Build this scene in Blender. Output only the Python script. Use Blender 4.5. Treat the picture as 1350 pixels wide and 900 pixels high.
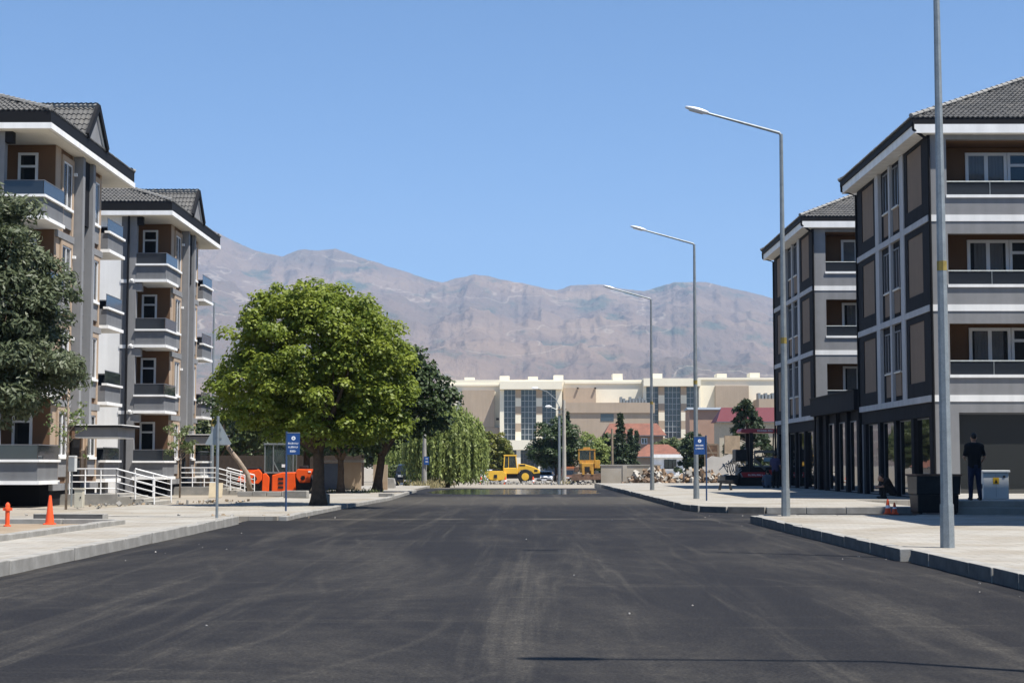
import bpy, math, random
import numpy as np
from mathutils import Vector, Matrix, Euler
random.seed(7); RNG = np.random.default_rng(11)
R = math.radians
HAZE = 7.2e-5
sc = bpy.context.scene
for o in list(bpy.data.objects): bpy.data.objects.remove(o, do_unlink=True)
col = sc.collection

# ------------------------------------------------------------------ camera, sky, sun, exposure
cam_d = bpy.data.cameras.new('camera'); cam = bpy.data.objects.new('camera', cam_d); col.objects.link(cam)
cam.location = (0, 0, 1.35); cam.rotation_euler = (R(90 + 4.35), 0, R(0.32))
cam_d.sensor_width = 36; cam_d.lens = 56.8; cam_d.clip_start = 0.1; cam_d.clip_end = 60000
sc.camera = cam
SUNV = Vector((0.40, -0.25, 1.0)).normalized()
world = bpy.data.worlds.new('World'); sc.world = world; world.use_nodes = True
wn = world.node_tree; wn.nodes.clear()
sky = wn.nodes.new('ShaderNodeTexSky'); sky.sky_type = 'NISHITA'; sky.sun_disc = False
sky.sun_elevation = math.asin(SUNV.z); sky.sun_rotation = math.atan2(SUNV.x, SUNV.y)
sky.altitude = 3000; sky.air_density = 1.0; sky.dust_density = 0.0; sky.ozone_density = 6.0
bg = wn.nodes.new('ShaderNodeBackground'); bg.inputs['Strength'].default_value = 0.103
wo = wn.nodes.new('ShaderNodeOutputWorld')
gm = wn.nodes.new('ShaderNodeGamma'); gm.inputs[1].default_value = .86; hs = wn.nodes.new('ShaderNodeHueSaturation'); hs.inputs['Saturation'].default_value = 1.19
wn.links.new(sky.outputs[0], gm.inputs[0]); wn.links.new(gm.outputs[0], hs.inputs['Color']); wn.links.new(hs.outputs[0], bg.inputs[0]); wn.links.new(bg.outputs[0], wo.inputs[0])
sl = bpy.data.lights.new('sun', 'SUN'); sl.energy = 5.0; sl.angle = R(0.53); sl.color = (1, 0.955, 0.88)
so = bpy.data.objects.new('sun', sl); col.objects.link(so)
so.rotation_euler = SUNV.to_track_quat('Z', 'Y').to_euler(); so.location = (30, -20, 60)
vs = sc.view_settings; vs.view_transform = 'Standard'; vs.look = 'None'; vs.gamma = 1; vs.exposure = 0.95
vs.use_curve_mapping = False

# ------------------------------------------------------------------ materials
MATS = {}
BRIGHT = {'white_render','soffit','window_frame_white','sign_white','white_car_paint','orange_paint','orange_plastic','yellow_paint','lamp_housing','cabinet_grey','cream_cladding','tan_cladding','sign_blue'}
def lin(c): return tuple(((v/255)/12.92 if v/255 <= .04045 else ((v/255+.055)/1.055)**2.4) for v in c)
def M(name, c, rough=.8, metal=0., var=.12, scale=2.5, bump=0., bscale=60, spec=.4, streak=0., fine=0., c2=None, thr=.55):
    if name in MATS: return MATS[name]
    if name not in BRIGHT:
        c = tuple(v*.78 for v in c); c2 = c2 and tuple(v*.78 for v in c2)
    m = bpy.data.materials.new(name); MATS[name] = m; m.use_nodes = True
    t = m.node_tree; n = t.nodes; l = t.links; b = n['Principled BSDF']
    b.inputs['Roughness'].default_value = rough; b.inputs['Metallic'].default_value = metal
    b.inputs['Specular IOR Level'].default_value = spec
    tc = n.new('ShaderNodeTexCoord'); src = tc.outputs['Object']
    nz = n.new('ShaderNodeTexNoise'); nz.inputs['Scale'].default_value = scale; nz.inputs['Detail'].default_value = 6
    nz.inputs['Roughness'].default_value = .6; l.new(src, nz.inputs['Vector'])
    r = n.new('ShaderNodeMapRange'); r.inputs[1].default_value = .3; r.inputs[2].default_value = .7
    r.inputs[3].default_value = 1-var; r.inputs[4].default_value = 1+var; l.new(nz.outputs[0], r.inputs[0])
    mul = n.new('ShaderNodeMix'); mul.data_type = 'RGBA'; mul.blend_type = 'MULTIPLY'; mul.inputs[0].default_value = 1
    mul.inputs[6].default_value = (*c, 1); l.new(r.outputs[0], mul.inputs[7]); cur = mul.outputs[2]
    if c2:
        n2 = n.new('ShaderNodeTexNoise'); n2.inputs['Scale'].default_value = scale*.35; n2.inputs['Detail'].default_value = 8
        n2.inputs['Roughness'].default_value = .65; l.new(src, n2.inputs['Vector'])
        r2 = n.new('ShaderNodeMapRange'); r2.inputs[1].default_value = thr-.1; r2.inputs[2].default_value = thr+.12
        l.new(n2.outputs[0], r2.inputs[0])
        mx = n.new('ShaderNodeMix'); mx.data_type = 'RGBA'; l.new(r2.outputs[0], mx.inputs[0])
        l.new(cur, mx.inputs[6]); mx.inputs[7].default_value = (*c2, 1); cur = mx.outputs[2]
    if streak or fine:
        mp = n.new('ShaderNodeMapping'); mp.inputs['Scale'].default_value = (2.6, 2.6, .22) if streak else (60, 60, 60); l.new(src, mp.inputs[0])
        n3 = n.new('ShaderNodeTexNoise'); n3.inputs['Scale'].default_value = 1; n3.inputs['Detail'].default_value = 4; l.new(mp.outputs[0], n3.inputs['Vector'])
        a = streak or fine
        r3 = n.new('ShaderNodeMapRange'); r3.inputs[1].default_value = .35; r3.inputs[2].default_value = .65
        r3.inputs[3].default_value = 1-a; r3.inputs[4].default_value = 1+a*.4; l.new(n3.outputs[0], r3.inputs[0])
        m3 = n.new('ShaderNodeMix'); m3.data_type = 'RGBA'; m3.blend_type = 'MULTIPLY'; m3.inputs[0].default_value = 1
        l.new(cur, m3.inputs[6]); l.new(r3.outputs[0], m3.inputs[7]); cur = m3.outputs[2]
    l.new(cur, b.inputs['Base Color'])
    if bump:
        nb = n.new('ShaderNodeTexNoise'); nb.inputs['Scale'].default_value = bscale; nb.inputs['Detail'].default_value = 3; l.new(src, nb.inputs['Vector'])
        bp = n.new('ShaderNodeBump'); bp.inputs['Strength'].default_value = bump; bp.inputs['Distance'].default_value = .01
        l.new(nb.outputs[0], bp.inputs['Height']); l.new(bp.outputs[0], b.inputs['Normal'])
    return m
def glass_mat(name, c=(.012, .015, .018), rough=.04, spec=.6, alpha=1.):
    if name in MATS: return MATS[name]
    m = bpy.data.materials.new(name); MATS[name] = m; m.use_nodes = True
    t = m.node_tree; b = t.nodes['Principled BSDF']; b.inputs['Base Color'].default_value = (*c, 1)
    b.inputs['Roughness'].default_value = rough; b.inputs['Specular IOR Level'].default_value = spec
    tc = t.nodes.new('ShaderNodeTexCoord'); nz = t.nodes.new('ShaderNodeTexNoise'); nz.inputs['Scale'].default_value = .9; nz.inputs['Detail'].default_value = 2
    t.links.new(tc.outputs['Object'], nz.inputs['Vector'])
    bp = t.nodes.new('ShaderNodeBump'); bp.inputs['Strength'].default_value = .05; bp.inputs['Distance'].default_value = .05
    t.links.new(nz.outputs[0], bp.inputs['Height']); t.links.new(bp.outputs[0], b.inputs['Normal'])
    b.inputs['Alpha'].default_value = alpha
    return m
def leaf_mat(name, c, c2, trans=.35):
    c = tuple(v*.82 for v in c); c2 = tuple(v*.82 for v in c2)
    m = bpy.data.materials.new(name); MATS[name] = m; m.use_nodes = True
    t = m.node_tree; n = t.nodes; l = t.links; n.clear()
    at = n.new('ShaderNodeAttribute'); at.attribute_name = 'var'
    mx = n.new('ShaderNodeMix'); mx.data_type = 'RGBA'; l.new(at.outputs['Fac'], mx.inputs[0])
    mx.inputs[6].default_value = (*c, 1); mx.inputs[7].default_value = (*c2, 1)
    p = n.new('ShaderNodeBsdfPrincipled'); p.inputs['Roughness'].default_value = .5; p.inputs['Specular IOR Level'].default_value = .35
    tr = n.new('ShaderNodeBsdfTranslucent'); l.new(mx.outputs[2], p.inputs['Base Color']); l.new(mx.outputs[2], tr.inputs['Color'])
    ms = n.new('ShaderNodeMixShader'); ms.inputs[0].default_value = trans
    o = n.new('ShaderNodeOutputMaterial'); l.new(p.outputs[0], ms.inputs[1]); l.new(tr.outputs[0], ms.inputs[2]); l.new(ms.outputs[0], o.inputs[0])
    return m

# ------------------------------------------------------------------ mesh helpers
class MB:
    def __init__(s): s.v = []; s.f = []; s.m = []
    def add(s, vs_, fs, m=0):
        k = len(s.v); s.v += [tuple(p) for p in vs_]
        for f in fs: s.f.append(tuple(i+k for i in f)); s.m.append(m)
        return s
    def box(s, x0, x1, y0, y1, z0, z1, m=0):
        return s.add([(x0,y0,z0),(x1,y0,z0),(x1,y1,z0),(x0,y1,z0),(x0,y0,z1),(x1,y0,z1),(x1,y1,z1),(x0,y1,z1)],
                     [(0,3,2,1),(4,5,6,7),(0,1,5,4),(1,2,6,5),(2,3,7,6),(3,0,4,7)], m)
    def bar(s, a, b, w, h=None, m=0):
        a = Vector(a); b = Vector(b); d = (b-a).normalized(); h = h or w
        up = Vector((0,0,1)) if abs(d.z) < .95 else Vector((0,1,0))
        sx = d.cross(up).normalized()*w/2; sy = sx.cross(d).normalized()*h/2
        vs_ = [p+i*sx+j*sy for p in (a,b) for i,j in ((-1,-1),(1,-1),(1,1),(-1,1))]
        return s.add(vs_, [(0,1,2,3),(7,6,5,4),(0,4,5,1),(1,5,6,2),(2,6,7,3),(3,7,4,0)], m)
    def tube(s, pts, rad, n=8, m=0, cap=True):
        pts = [Vector(p) for p in pts]; k0 = len(s.v); N = len(pts)
        if not hasattr(rad, '__len__'): rad = [rad]*N
        ref = None
        for i, p in enumerate(pts):
            d = (pts[min(i+1,N-1)]-pts[max(i-1,0)]).normalized()
            if ref is None: ref = Vector((0,1,0)) if abs(d.z) > .8 else Vector((0,0,1))
            a = d.cross(ref).normalized(); b = a.cross(d).normalized(); ref = b if abs(d.dot(b)) < .9 else ref
            for j in range(n):
                t = 2*math.pi*j/n; s.v.append(tuple(p+rad[i]*(math.cos(t)*a+math.sin(t)*b)))
        for i in range(N-1):
            for j in range(n):
                q = (j+1) % n
                s.f.append((k0+i*n+j, k0+(i+1)*n+j, k0+(i+1)*n+q, k0+i*n+q)); s.m.append(m)
        if cap:
            s.f.append(tuple(k0+j for j in range(n))); s.m.append(m)
            s.f.append(tuple(k0+(N-1)*n+j for j in reversed(range(n)))); s.m.append(m)
        return s
    def lathe(s, prof, c=(0,0,0), n=16, m=0, axis='z'):
        k0 = len(s.v); P = len(prof)
        for r, z in prof:
            for j in range(n):
                t = 2*math.pi*j/n; x, y = r*math.cos(t), r*math.sin(t)
                p = (x,y,z) if axis == 'z' else ((x,z,y) if axis == 'y' else (z,x,y))
                s.v.append((p[0]+c[0],p[1]+c[1],p[2]+c[2]))
        for i in range(P-1):
            for j in range(n):
                q = (j+1) % n; s.f.append((k0+i*n+j,k0+i*n+q,k0+(i+1)*n+q,k0+(i+1)*n+j)); s.m.append(m)
        s.f.append(tuple(k0+j for j in reversed(range(n)))); s.m.append(m)
        s.f.append(tuple(k0+(P-1)*n+j for j in range(n))); s.m.append(m)
        return s
    def prism(s, poly, a, b, axis='y', m=0):
        n = len(poly)
        def P(u, w, t): return (u,t,w) if axis == 'y' else ((t,u,w) if axis == 'x' else (u,w,t))
        return s.add([P(u,w,a) for u,w in poly]+[P(u,w,b) for u,w in poly],
                     [tuple(range(n)), tuple(reversed(range(n,2*n)))]+[(i,n+i,n+(i+1)%n,(i+1)%n) for i in range(n)], m)
    def build(s, name, mats, parent=None, smooth=False, bevel=0, loc=None):
        me = bpy.data.meshes.new(name); me.from_pydata(s.v, [], s.f)
        if not isinstance(mats, (list, tuple)): mats = [mats]
        for q in mats: me.materials.append(q)
        if len(mats) > 1: me.polygons.foreach_set('material_index', s.m)
        if smooth: me.polygons.foreach_set('use_smooth', [True]*len(s.f))
        me.update()
        o = mkobj(name, me, parent)
        import bmesh
        bm = bmesh.new(); bm.from_mesh(me); bmesh.ops.recalc_face_normals(bm, faces=bm.faces); bm.to_mesh(me); bm.free()
        if smooth and smooth != True: me.set_sharp_from_angle(angle=R(smooth))
        if bevel:
            b = o.modifiers.new('bevel', 'BEVEL'); b.width = bevel; b.segments = 2; b.limit_method = 'ANGLE'
        if loc: o.location = loc
        return o
def mkobj(name, data, parent=None):
    o = bpy.data.objects.new(name, data); col.objects.link(o)
    if parent: o.parent = parent
    return o
def tag(o, label, cat, group=None):
    o['label'] = label; o['category'] = cat
    if group: o['group'] = group
    return o
def thing(name, label, cat, loc=(0,0,0), rz=0, group=None):
    o = mkobj(name, None); o.location = loc; o.rotation_euler = (0,0,R(rz)); o.empty_display_size = .2
    return tag(o, label, cat, group)
def struct(o): o['kind'] = 'structure'; return o
def stuff(o): o['kind'] = 'stuff'; return o
SPLIT = {'grey_wall','string_course','beige_wall','white_fascia','entrance_column','gate_post','foot','crossbar','insulator_bar','transom','outlet','clamp','frame_crossbar','yoke_bridge','bed_rail','tan_panel','roof_parapet','cab_glass','vent'}
def B(name, mat, parent, *boxes, bevel=0):
    if name in SPLIT and len(boxes) > 1:
        for b in boxes: o = B(name, mat, parent, b, bevel=bevel)
        return o
    mb = MB()
    for b in boxes: mb.box(*b)
    return mb.build(name, mat, parent, bevel=bevel)
KIDS = {}
def copy_tree(o, parent=None, off=None):
    c = o.copy(); col.objects.link(c)
    if parent: c.parent = parent
    for ch in [x for x in bpy.data.objects if x.parent == o]: copy_tree(ch, c)
    return c

# value noise (numpy)
def _h(ix, iy, s): 
    v = np.sin(ix*127.1+iy*311.7+s*74.7)*43758.5453; return v-np.floor(v)
def vnoise(x, y, s=0):
    ix = np.floor(x); iy = np.floor(y); fx = x-ix; fy = y-iy; fx = fx*fx*(3-2*fx); fy = fy*fy*(3-2*fy)
    return (_h(ix,iy,s)*(1-fx)+_h(ix+1,iy,s)*fx)*(1-fy)+(_h(ix,iy+1,s)*(1-fx)+_h(ix+1,iy+1,s)*fx)*fy
def fbm(x, y, o=5, s=0, ridged=False):
    t = 0; a = 1; n = 0
    for i in range(o):
        v = vnoise(x, y, s+i); v = 1-abs(2*v-1) if ridged else v
        t = t+a*v; n += a; a *= .5; x = x*2.03+13.1; y = y*2.03+7.7
    return t/n
def gz(y):
    return float(np.interp(y, [0, 85, 165, 350, 900], [0, 0, -.62, -1.1, -1.5]))
def px(u, v, Y):
    "world X,Z of a photo pixel at distance Y (used to measure sizes)"
    e = R(4.35)+math.atan((450-v)/2130); z = 1.35+Y*math.tan(e)
    return (u-687)*Y/2130, z

# palette
m_wall = M('grey_stucco', (.30,.30,.305), .9, var=.06, bump=.15, bscale=90, streak=.10)
m_wall_l = M('light_grey_stucco', (.285,.285,.29), .9, var=.06, bump=.15, bscale=90, streak=.10)
m_wall_d = M('slate_grey_stucco', (.20,.205,.215), .9, var=.06, bump=.15, bscale=90, streak=.10)
m_white = M('white_render', (.82,.81,.785), .85, var=.04, scale=1.2, streak=.09, bump=.08)
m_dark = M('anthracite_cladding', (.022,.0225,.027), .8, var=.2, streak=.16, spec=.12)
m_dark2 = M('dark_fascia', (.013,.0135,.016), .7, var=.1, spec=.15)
m_brown = M('brown_stucco', (.185,.10,.054), .9, var=.06, bump=.15, bscale=90)
m_beige = M('beige_stucco', (.52,.39,.28), .9, var=.06, bump=.15, bscale=90, streak=.05)
m_panel = M('taupe_panel', (.27,.195,.14), .9, var=.05, streak=.05)
m_soffit = M('soffit', (.72,.69,.62), .9, var=.04)
m_pvc = M('window_frame_white', (.72,.72,.72), .5, var=.03)
m_pvcg = M('window_frame_grey', (.16,.165,.18), .5, var=.05)
m_glass = glass_mat('window_glass')
m_smoke = glass_mat('smoked_glass', (.02,.024,.03), .06, .8)
m_tile = M('roof_tile', (.13,.128,.125), .9, var=.2, scale=4, c2=(.20,.19,.175), thr=.6, spec=.2)
m_ridge = M('ridge_tile', (.30,.29,.27), .85, var=.2, scale=6)
m_conc = M('concrete', (.38,.36,.32), .9, var=.1, scale=3, bump=.25, bscale=40, c2=(.30,.275,.235), thr=.6)
m_kerb = M('kerb_stone', (.36,.345,.315), .9, var=.12, scale=5, bump=.3, bscale=40, c2=(.26,.245,.22), thr=.56)
m_rough = M('raw_concrete', (.30,.29,.27), .95, var=.15, scale=3, bump=.5, bscale=20, c2=(.45,.42,.37), thr=.55)
m_dirt = M('dirt', (.30,.225,.15), 1, var=.2, scale=2, bump=.8, bscale=15, c2=(.36,.295,.215), thr=.52)
m_galv = M('galvanised_steel', (.33,.36,.37), .5, .45, var=.15, scale=8, fine=.12)
m_steel = M('painted_steel_grey', (.34,.37,.39), .5, .3, var=.08)
m_black = M('black_rubber', (.018,.018,.018), .8, var=.2)
m_blackm = M('black_metal', (.025,.025,.027), .5, .2, var=.3, scale=6)
m_orange = M('orange_paint', (.82,.10,.012), .4, var=.06, scale=3)
m_cone = M('orange_plastic', (.80,.09,.02), .5, var=.1, scale=6)
m_yellow = M('yellow_paint', (.80,.47,.05), .4, var=.08, scale=3)
m_oldyel = M('worn_yellow_paint', (.62,.33,.05), .6, var=.2, scale=4, c2=(.33,.16,.06), thr=.6)
m_rust = M('rusty_steel', (.22,.13,.085), .9, var=.3, scale=5, c2=(.12,.08,.06))
m_red = M('red_paint', (.55,.035,.04), .4, var=.1)
m_blue = M('sign_blue', (.012,.06,.21), .4, var=.05)
m_signw = M('sign_white', (.85,.85,.86), .4, var=.02)
m_bark = M('bark', (.11,.075,.05), .95, var=.35, scale=7, bump=.9, bscale=14)
m_barkp = M('pale_bark', (.34,.27,.21), .95, var=.3, scale=7, bump=.6, bscale=14)
m_wood = M('weathered_wood', (.30,.23,.16), .9, var=.25, scale=4)
m_skin = M('skin', (.42,.23,.15), .55, var=.05)
m_hair = M('dark_hair', (.012,.010,.009), .6, var=.2)
# ------------------------------------------------------------------ setting: ground, road, pavements, mountains
def sheet(name, xs, ys, zf, mat):
    mb = MB(); nx = len(xs)
    mb.v = [(x, y, zf(x, y)) for y in ys for x in xs]
    for j in range(len(ys)-1):
        for i in range(nx-1):
            k = j*nx+i; mb.f.append((k,k+1,k+nx+1,k+nx)); mb.m.append(0)
    return mb.build(name, mat)
def poly_sheet(name, poly, z, mat):
    mb = MB(); mb.add([(x,y,(z(y) if callable(z) else z)) for x,y in poly], [tuple(range(len(poly)))]); return mb.build(name, mat)
m_ground = M('dusty_ground', (.33,.29,.235), 1, var=.15, scale=.6, bump=.6, bscale=8, c2=(.25,.22,.15), thr=.6)
gx = [-14000,-9000,-5000,-2000,-800,-300,-120,-60,-30,-15,0,15,30,60,120,300,800,2000,5000,9000,14000]
gy = [-400,-100,-30,0,30,60,85,100,120,140,165,200,250,300,350,450,600,900,1500,2500,4000,6500,12500]
ground = struct(sheet('ground', gx, gy, lambda x, y: gz(y)-.03, m_ground))

# asphalt
def asphalt():
    m = bpy.data.materials.new('fresh_asphalt'); m.use_nodes = True; t = m.node_tree; n = t.nodes; l = t.links; b = n['Principled BSDF']
    tc = n.new('ShaderNodeTexCoord').outputs['Object']
    def noise(scale, detail=5, rough=.6, dist=0., seed=0):
        mp = n.new('ShaderNodeMapping'); mp.inputs['Scale'].default_value = scale; mp.inputs['Location'].default_value = (seed*3.7, seed*1.3, seed)
        l.new(tc, mp.inputs[0]); z = n.new('ShaderNodeTexNoise'); z.inputs['Scale'].default_value = 1; z.inputs['Detail'].default_value = detail
        z.inputs['Roughness'].default_value = rough; z.inputs['Distortion'].default_value = dist; l.new(mp.outputs[0], z.inputs['Vector']); return z.outputs[0]
    def rng(v, a, b_, c=0., d=1.):
        r = n.new('ShaderNodeMapRange'); r.interpolation_type = 'SMOOTHSTEP'
        for i, q in enumerate((a, b_, c, d)): r.inputs[i+1].default_value = q
        l.new(v, r.inputs[0]); return r.outputs[0]
    def op(o, a, c):
        q = n.new('ShaderNodeMath'); q.operation = o
        for i, z in enumerate((a, c)):
            if isinstance(z, (int, float)): q.inputs[i].default_value = z
            else: l.new(z, q.inputs[i])
        return q.outputs[0]
    sep = n.new('ShaderNodeSeparateXYZ'); l.new(tc, sep.inputs[0]); X, Y = sep.outputs[0], sep.outputs[1]
    # wheel-dust streaks along the road, cross scuffs near the viewer, thin tyre lines that wander
    s0 = rng(noise((.30,.10,1), 10, .74, .6, 1), .44, .72)
    s1 = rng(noise((1.5,.045,1), 9, .70, .5, 2), .51, .72)
    s2 = rng(noise((.22,1.3,1), 9, .72, .4, 3), .54, .74)
    s3 = rng(noise((.9,13,1), 6, .7, .2, 5), .52, .8)
    def lines(freq, wob, wscale, seed, width, keep):
        w = op('MULTIPLY', op('SUBTRACT', noise((wscale*.3, wscale, 1), 2, .4, 0, seed), .5), wob)
        f = op('FRACT', op('MULTIPLY', op('ADD', X, w), freq), 0); d = op('ABSOLUTE', op('SUBTRACT', f, .5), 0)
        ln = rng(d, 0, width, 1, 0)
        return op('MULTIPLY', ln, rng(noise((.5,.09,1), 3, .5, 0, seed+5), keep, keep+.12))
    L1 = lines(.55, 9, .055, 4, .07, .5); L2 = lines(.8, 16, .035, 9, .06, .52); L3 = lines(.4, -22, .045, 14, .045, .5)
    grain = noise((38,38,38), 3, .7, 0, 6); g2 = rng(grain, .3, .72, .55, 1.5)
    mott = rng(noise((7,5,7), 5, .7, 0, 8), .3, .7, .55, 1.25)
    band = op('MULTIPLY', rng(Y, 50, 58), rng(Y, 66, 70, 1, 0))
    dust = op('ADD', op('MULTIPLY', s1, .46), op('ADD', op('MULTIPLY', s2, .40), op('ADD', op('MULTIPLY', s3, .16), op('MULTIPLY', s0, .40))))
    dust = op('ADD', dust, op('ADD', op('MULTIPLY', L1, .16), op('ADD', op('MULTIPLY', L2, .17), op('MULTIPLY', L3, .14))))
    dust = op('ADD', op('MULTIPLY', dust, mott), op('MULTIPLY', band, .45))
    dust = op('MULTIPLY', op('MULTIPLY', dust, .72), g2)
    seam = op('MULTIPLY', rng(op('ABSOLUTE', op('SUBTRACT', op('ADD', Y, op('MULTIPLY', noise((.3,.3,1), 3, .5, 0, 21), 1.6)), 41.0), 0), .0, .9, .5, 0), rng(noise((.8,1.2,1), 4, .6, 0, 23), .4, .62))
    dust = op('MINIMUM', op('ADD', dust, seam), .9)
    base = n.new('ShaderNodeMix'); base.data_type = 'RGBA'; l.new(rng(grain, .38, .66), base.inputs[0])
    base.inputs[6].default_value = (.0045,.0042,.0048,1); base.inputs[7].default_value = (.018,.0166,.0175,1)
    mx = n.new('ShaderNodeMix'); mx.data_type = 'RGBA'; l.new(dust, mx.inputs[0]); l.new(base.outputs[2], mx.inputs[6]); mx.inputs[7].default_value = (.106,.095,.076,1)
    l.new(mx.outputs[2], b.inputs['Base Color']); b.inputs['Roughness'].default_value = .82; b.inputs['Specular IOR Level'].default_value = .22
    bp = n.new('ShaderNodeBump'); bp.inputs['Strength'].default_value = .5; bp.inputs['Distance'].default_value = .008
    l.new(grain, bp.inputs['Height']); l.new(bp.outputs[0], b.inputs['Normal']); return m
m_asph = asphalt(); MATS['asphalt'] = m_asph
road = poly_sheet('road', [(-6.6,-40),(6.2,-40),(6.2,37.2),(14,37.2),(14,46),(6,46),(5.6,93),(-6.2,93),(-6.6,60)], .0, m_asph); struct(road)
m_wet = M('wet_asphalt', (.010,.010,.010), .11, var=.3, scale=1, spec=.35)
wp = []
for k in range(40):
    a = 2*math.pi*k/40; wp.append((-.3+4.2*math.copysign(abs(math.cos(a))**.6, math.cos(a))*(1+.06*random.uniform(-1,1)), 81.5+8.0*math.copysign(abs(math.sin(a))**.6, math.sin(a))*(1+.08*random.uniform(-1,1))))
wet = struct(poly_sheet('wet_asphalt_patch', wp, .004, m_wet))

m_pave = M('pavement_concrete', (.415,.39,.345), .9, var=.12, scale=1.2, bump=.2, bscale=30, c2=(.325,.285,.225), thr=.53, fine=.08)
def add_joints(m, w, h):
    t = m.node_tree; n = t.nodes; l = t.links; b = n['Principled BSDF']; src = b.inputs['Base Color'].links[0].from_socket
    br = n.new('ShaderNodeTexBrick'); br.inputs['Scale'].default_value = 1; br.inputs['Brick Width'].default_value = w; br.inputs['Row Height'].default_value = h; br.inputs['Mortar Size'].default_value = .012; br.inputs['Mortar Smooth'].default_value = .3
    br.inputs['Color1'].default_value = (1,1,1,1); br.inputs['Color2'].default_value = (.86,.86,.86,1); br.inputs['Mortar'].default_value = (.62,.6,.56,1)
    l.new(n.new('ShaderNodeTexCoord').outputs['Object'], br.inputs['Vector'])
    mx = n.new('ShaderNodeMix'); mx.data_type = 'RGBA'; mx.blend_type = 'MULTIPLY'; mx.inputs[0].default_value = .8; l.new(src, mx.inputs[6]); l.new(br.outputs[0], mx.inputs[7]); l.new(mx.outputs[2], b.inputs['Base Color'])
add_joints(m_pave, .4, .4)
ks = MB().box(-.1,.1,0,.985,-.1,.18)
ks_obj = ks.build('kerb_stone', m_kerb, bevel=.012); ks_mesh = ks_obj.data; bpy.data.objects.remove(ks_obj)
m_kerb_shade = M('kerb_shade_face', (.115,.11,.105), .85, var=.3, scale=4, bump=.3, bscale=40, c2=(.24,.23,.21), thr=.66)  # shade on the kerb's road side, put into its colour
kt_mesh = ks_mesh.copy(); kt_mesh.materials.append(m_kerb_shade)
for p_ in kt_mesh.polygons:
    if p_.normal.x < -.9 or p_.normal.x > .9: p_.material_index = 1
def kerbline(parent, pts, dz=0, step=1.0, h=1., mesh=None):
    for a, b in zip(pts, pts[1:]):
        a = Vector((*a, 0)); b = Vector((*b, 0)); L = (b-a).length; n = max(1, round(L/step)); d = (b-a)/L
        for i in range(n):
            o = mkobj('kerb_stone', mesh or ks_mesh, parent); p = a+d*(i*L/n)
            o.location = (p.x+random.uniform(-.012,.012), p.y, dz+random.uniform(-.012,.008))
            o.rotation_euler = (random.uniform(-.004,.004), random.uniform(-.015,.015), math.atan2(d.y, d.x)-math.pi/2+random.uniform(-.006,.006)); o.scale = (1, L/n*.995, h)
            b_ = o.modifiers.new('bevel', 'BEVEL'); b_.width = .014; b_.segments = 2
def pavement(name, poly, z=.165, thick=.3):
    mb = MB(); mb.prism(poly, z-thick, z, axis='z'); o = mb.build(name, m_pave); return struct(o)
pA = pavement('pavement', [(-6.38,-30),(-6.38,12),(-6.5,24),(-6.58,36.8),(-16,36.8),(-16,-30)])
kerbline(pA, [(-6.3,12),(-6.42,24),(-6.5,36.9)]); kerbline(pA, [(-6.6,36.85),(-12,37.2)])
bed = poly_sheet('dirt', [(-8.3,21),(-8.3,32.2),(-12.5,32.6),(-14,21)], .172, m_dirt); struct(bed)
kerbline(bed, [(-8.15,24.5),(-8.0,32.4)], dz=.085); kerbline(bed, [(-8.1,32.5),(-12.5,32.8)], dz=.085)
pB = pavement('pavement', [(-5.9,39.2),(-5.65,51),(-5.2,61),(-5.4,80),(-5.4,96),(-9.3,96),(-9.3,52),(-11.9,50.5),(-11.9,39.8)], z=.10)
kerbline(pB, [(-5.75,39.1),(-5.5,51),(-5.05,61),(-5.25,80)], dz=-.065)
pR1 = pavement('pavement', [(5.58,-30),(5.58,22.7),(5.48,22.71),(5.48,37.7),(16,37.7),(16,-30)])
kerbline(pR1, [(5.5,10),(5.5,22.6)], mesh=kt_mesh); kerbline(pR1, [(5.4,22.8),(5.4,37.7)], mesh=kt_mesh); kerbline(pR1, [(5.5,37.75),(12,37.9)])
pR2 = pavement('pavement', [(5.0,60),(5.0,48),(5.25,46.3),(5.9,45.5),(6.8,45.2),(11.2,45.0),(11.2,54.5),(14.6,54.5),(14.6,104),(4.7,104)])
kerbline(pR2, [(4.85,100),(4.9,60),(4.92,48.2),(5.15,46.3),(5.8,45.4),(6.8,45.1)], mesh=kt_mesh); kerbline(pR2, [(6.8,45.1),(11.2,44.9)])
# shop podium with steps
pod = struct(MB().prism([(11.6,43.4),(34,43.4),(34,54.69),(13.95,54.69)], -.1, .38, axis='z').prism([(11.4,42.9),(34,42.9),(34,43.39),(11.58,43.39)], -.1, .21, axis='z').build('podium', m_conc))

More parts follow.
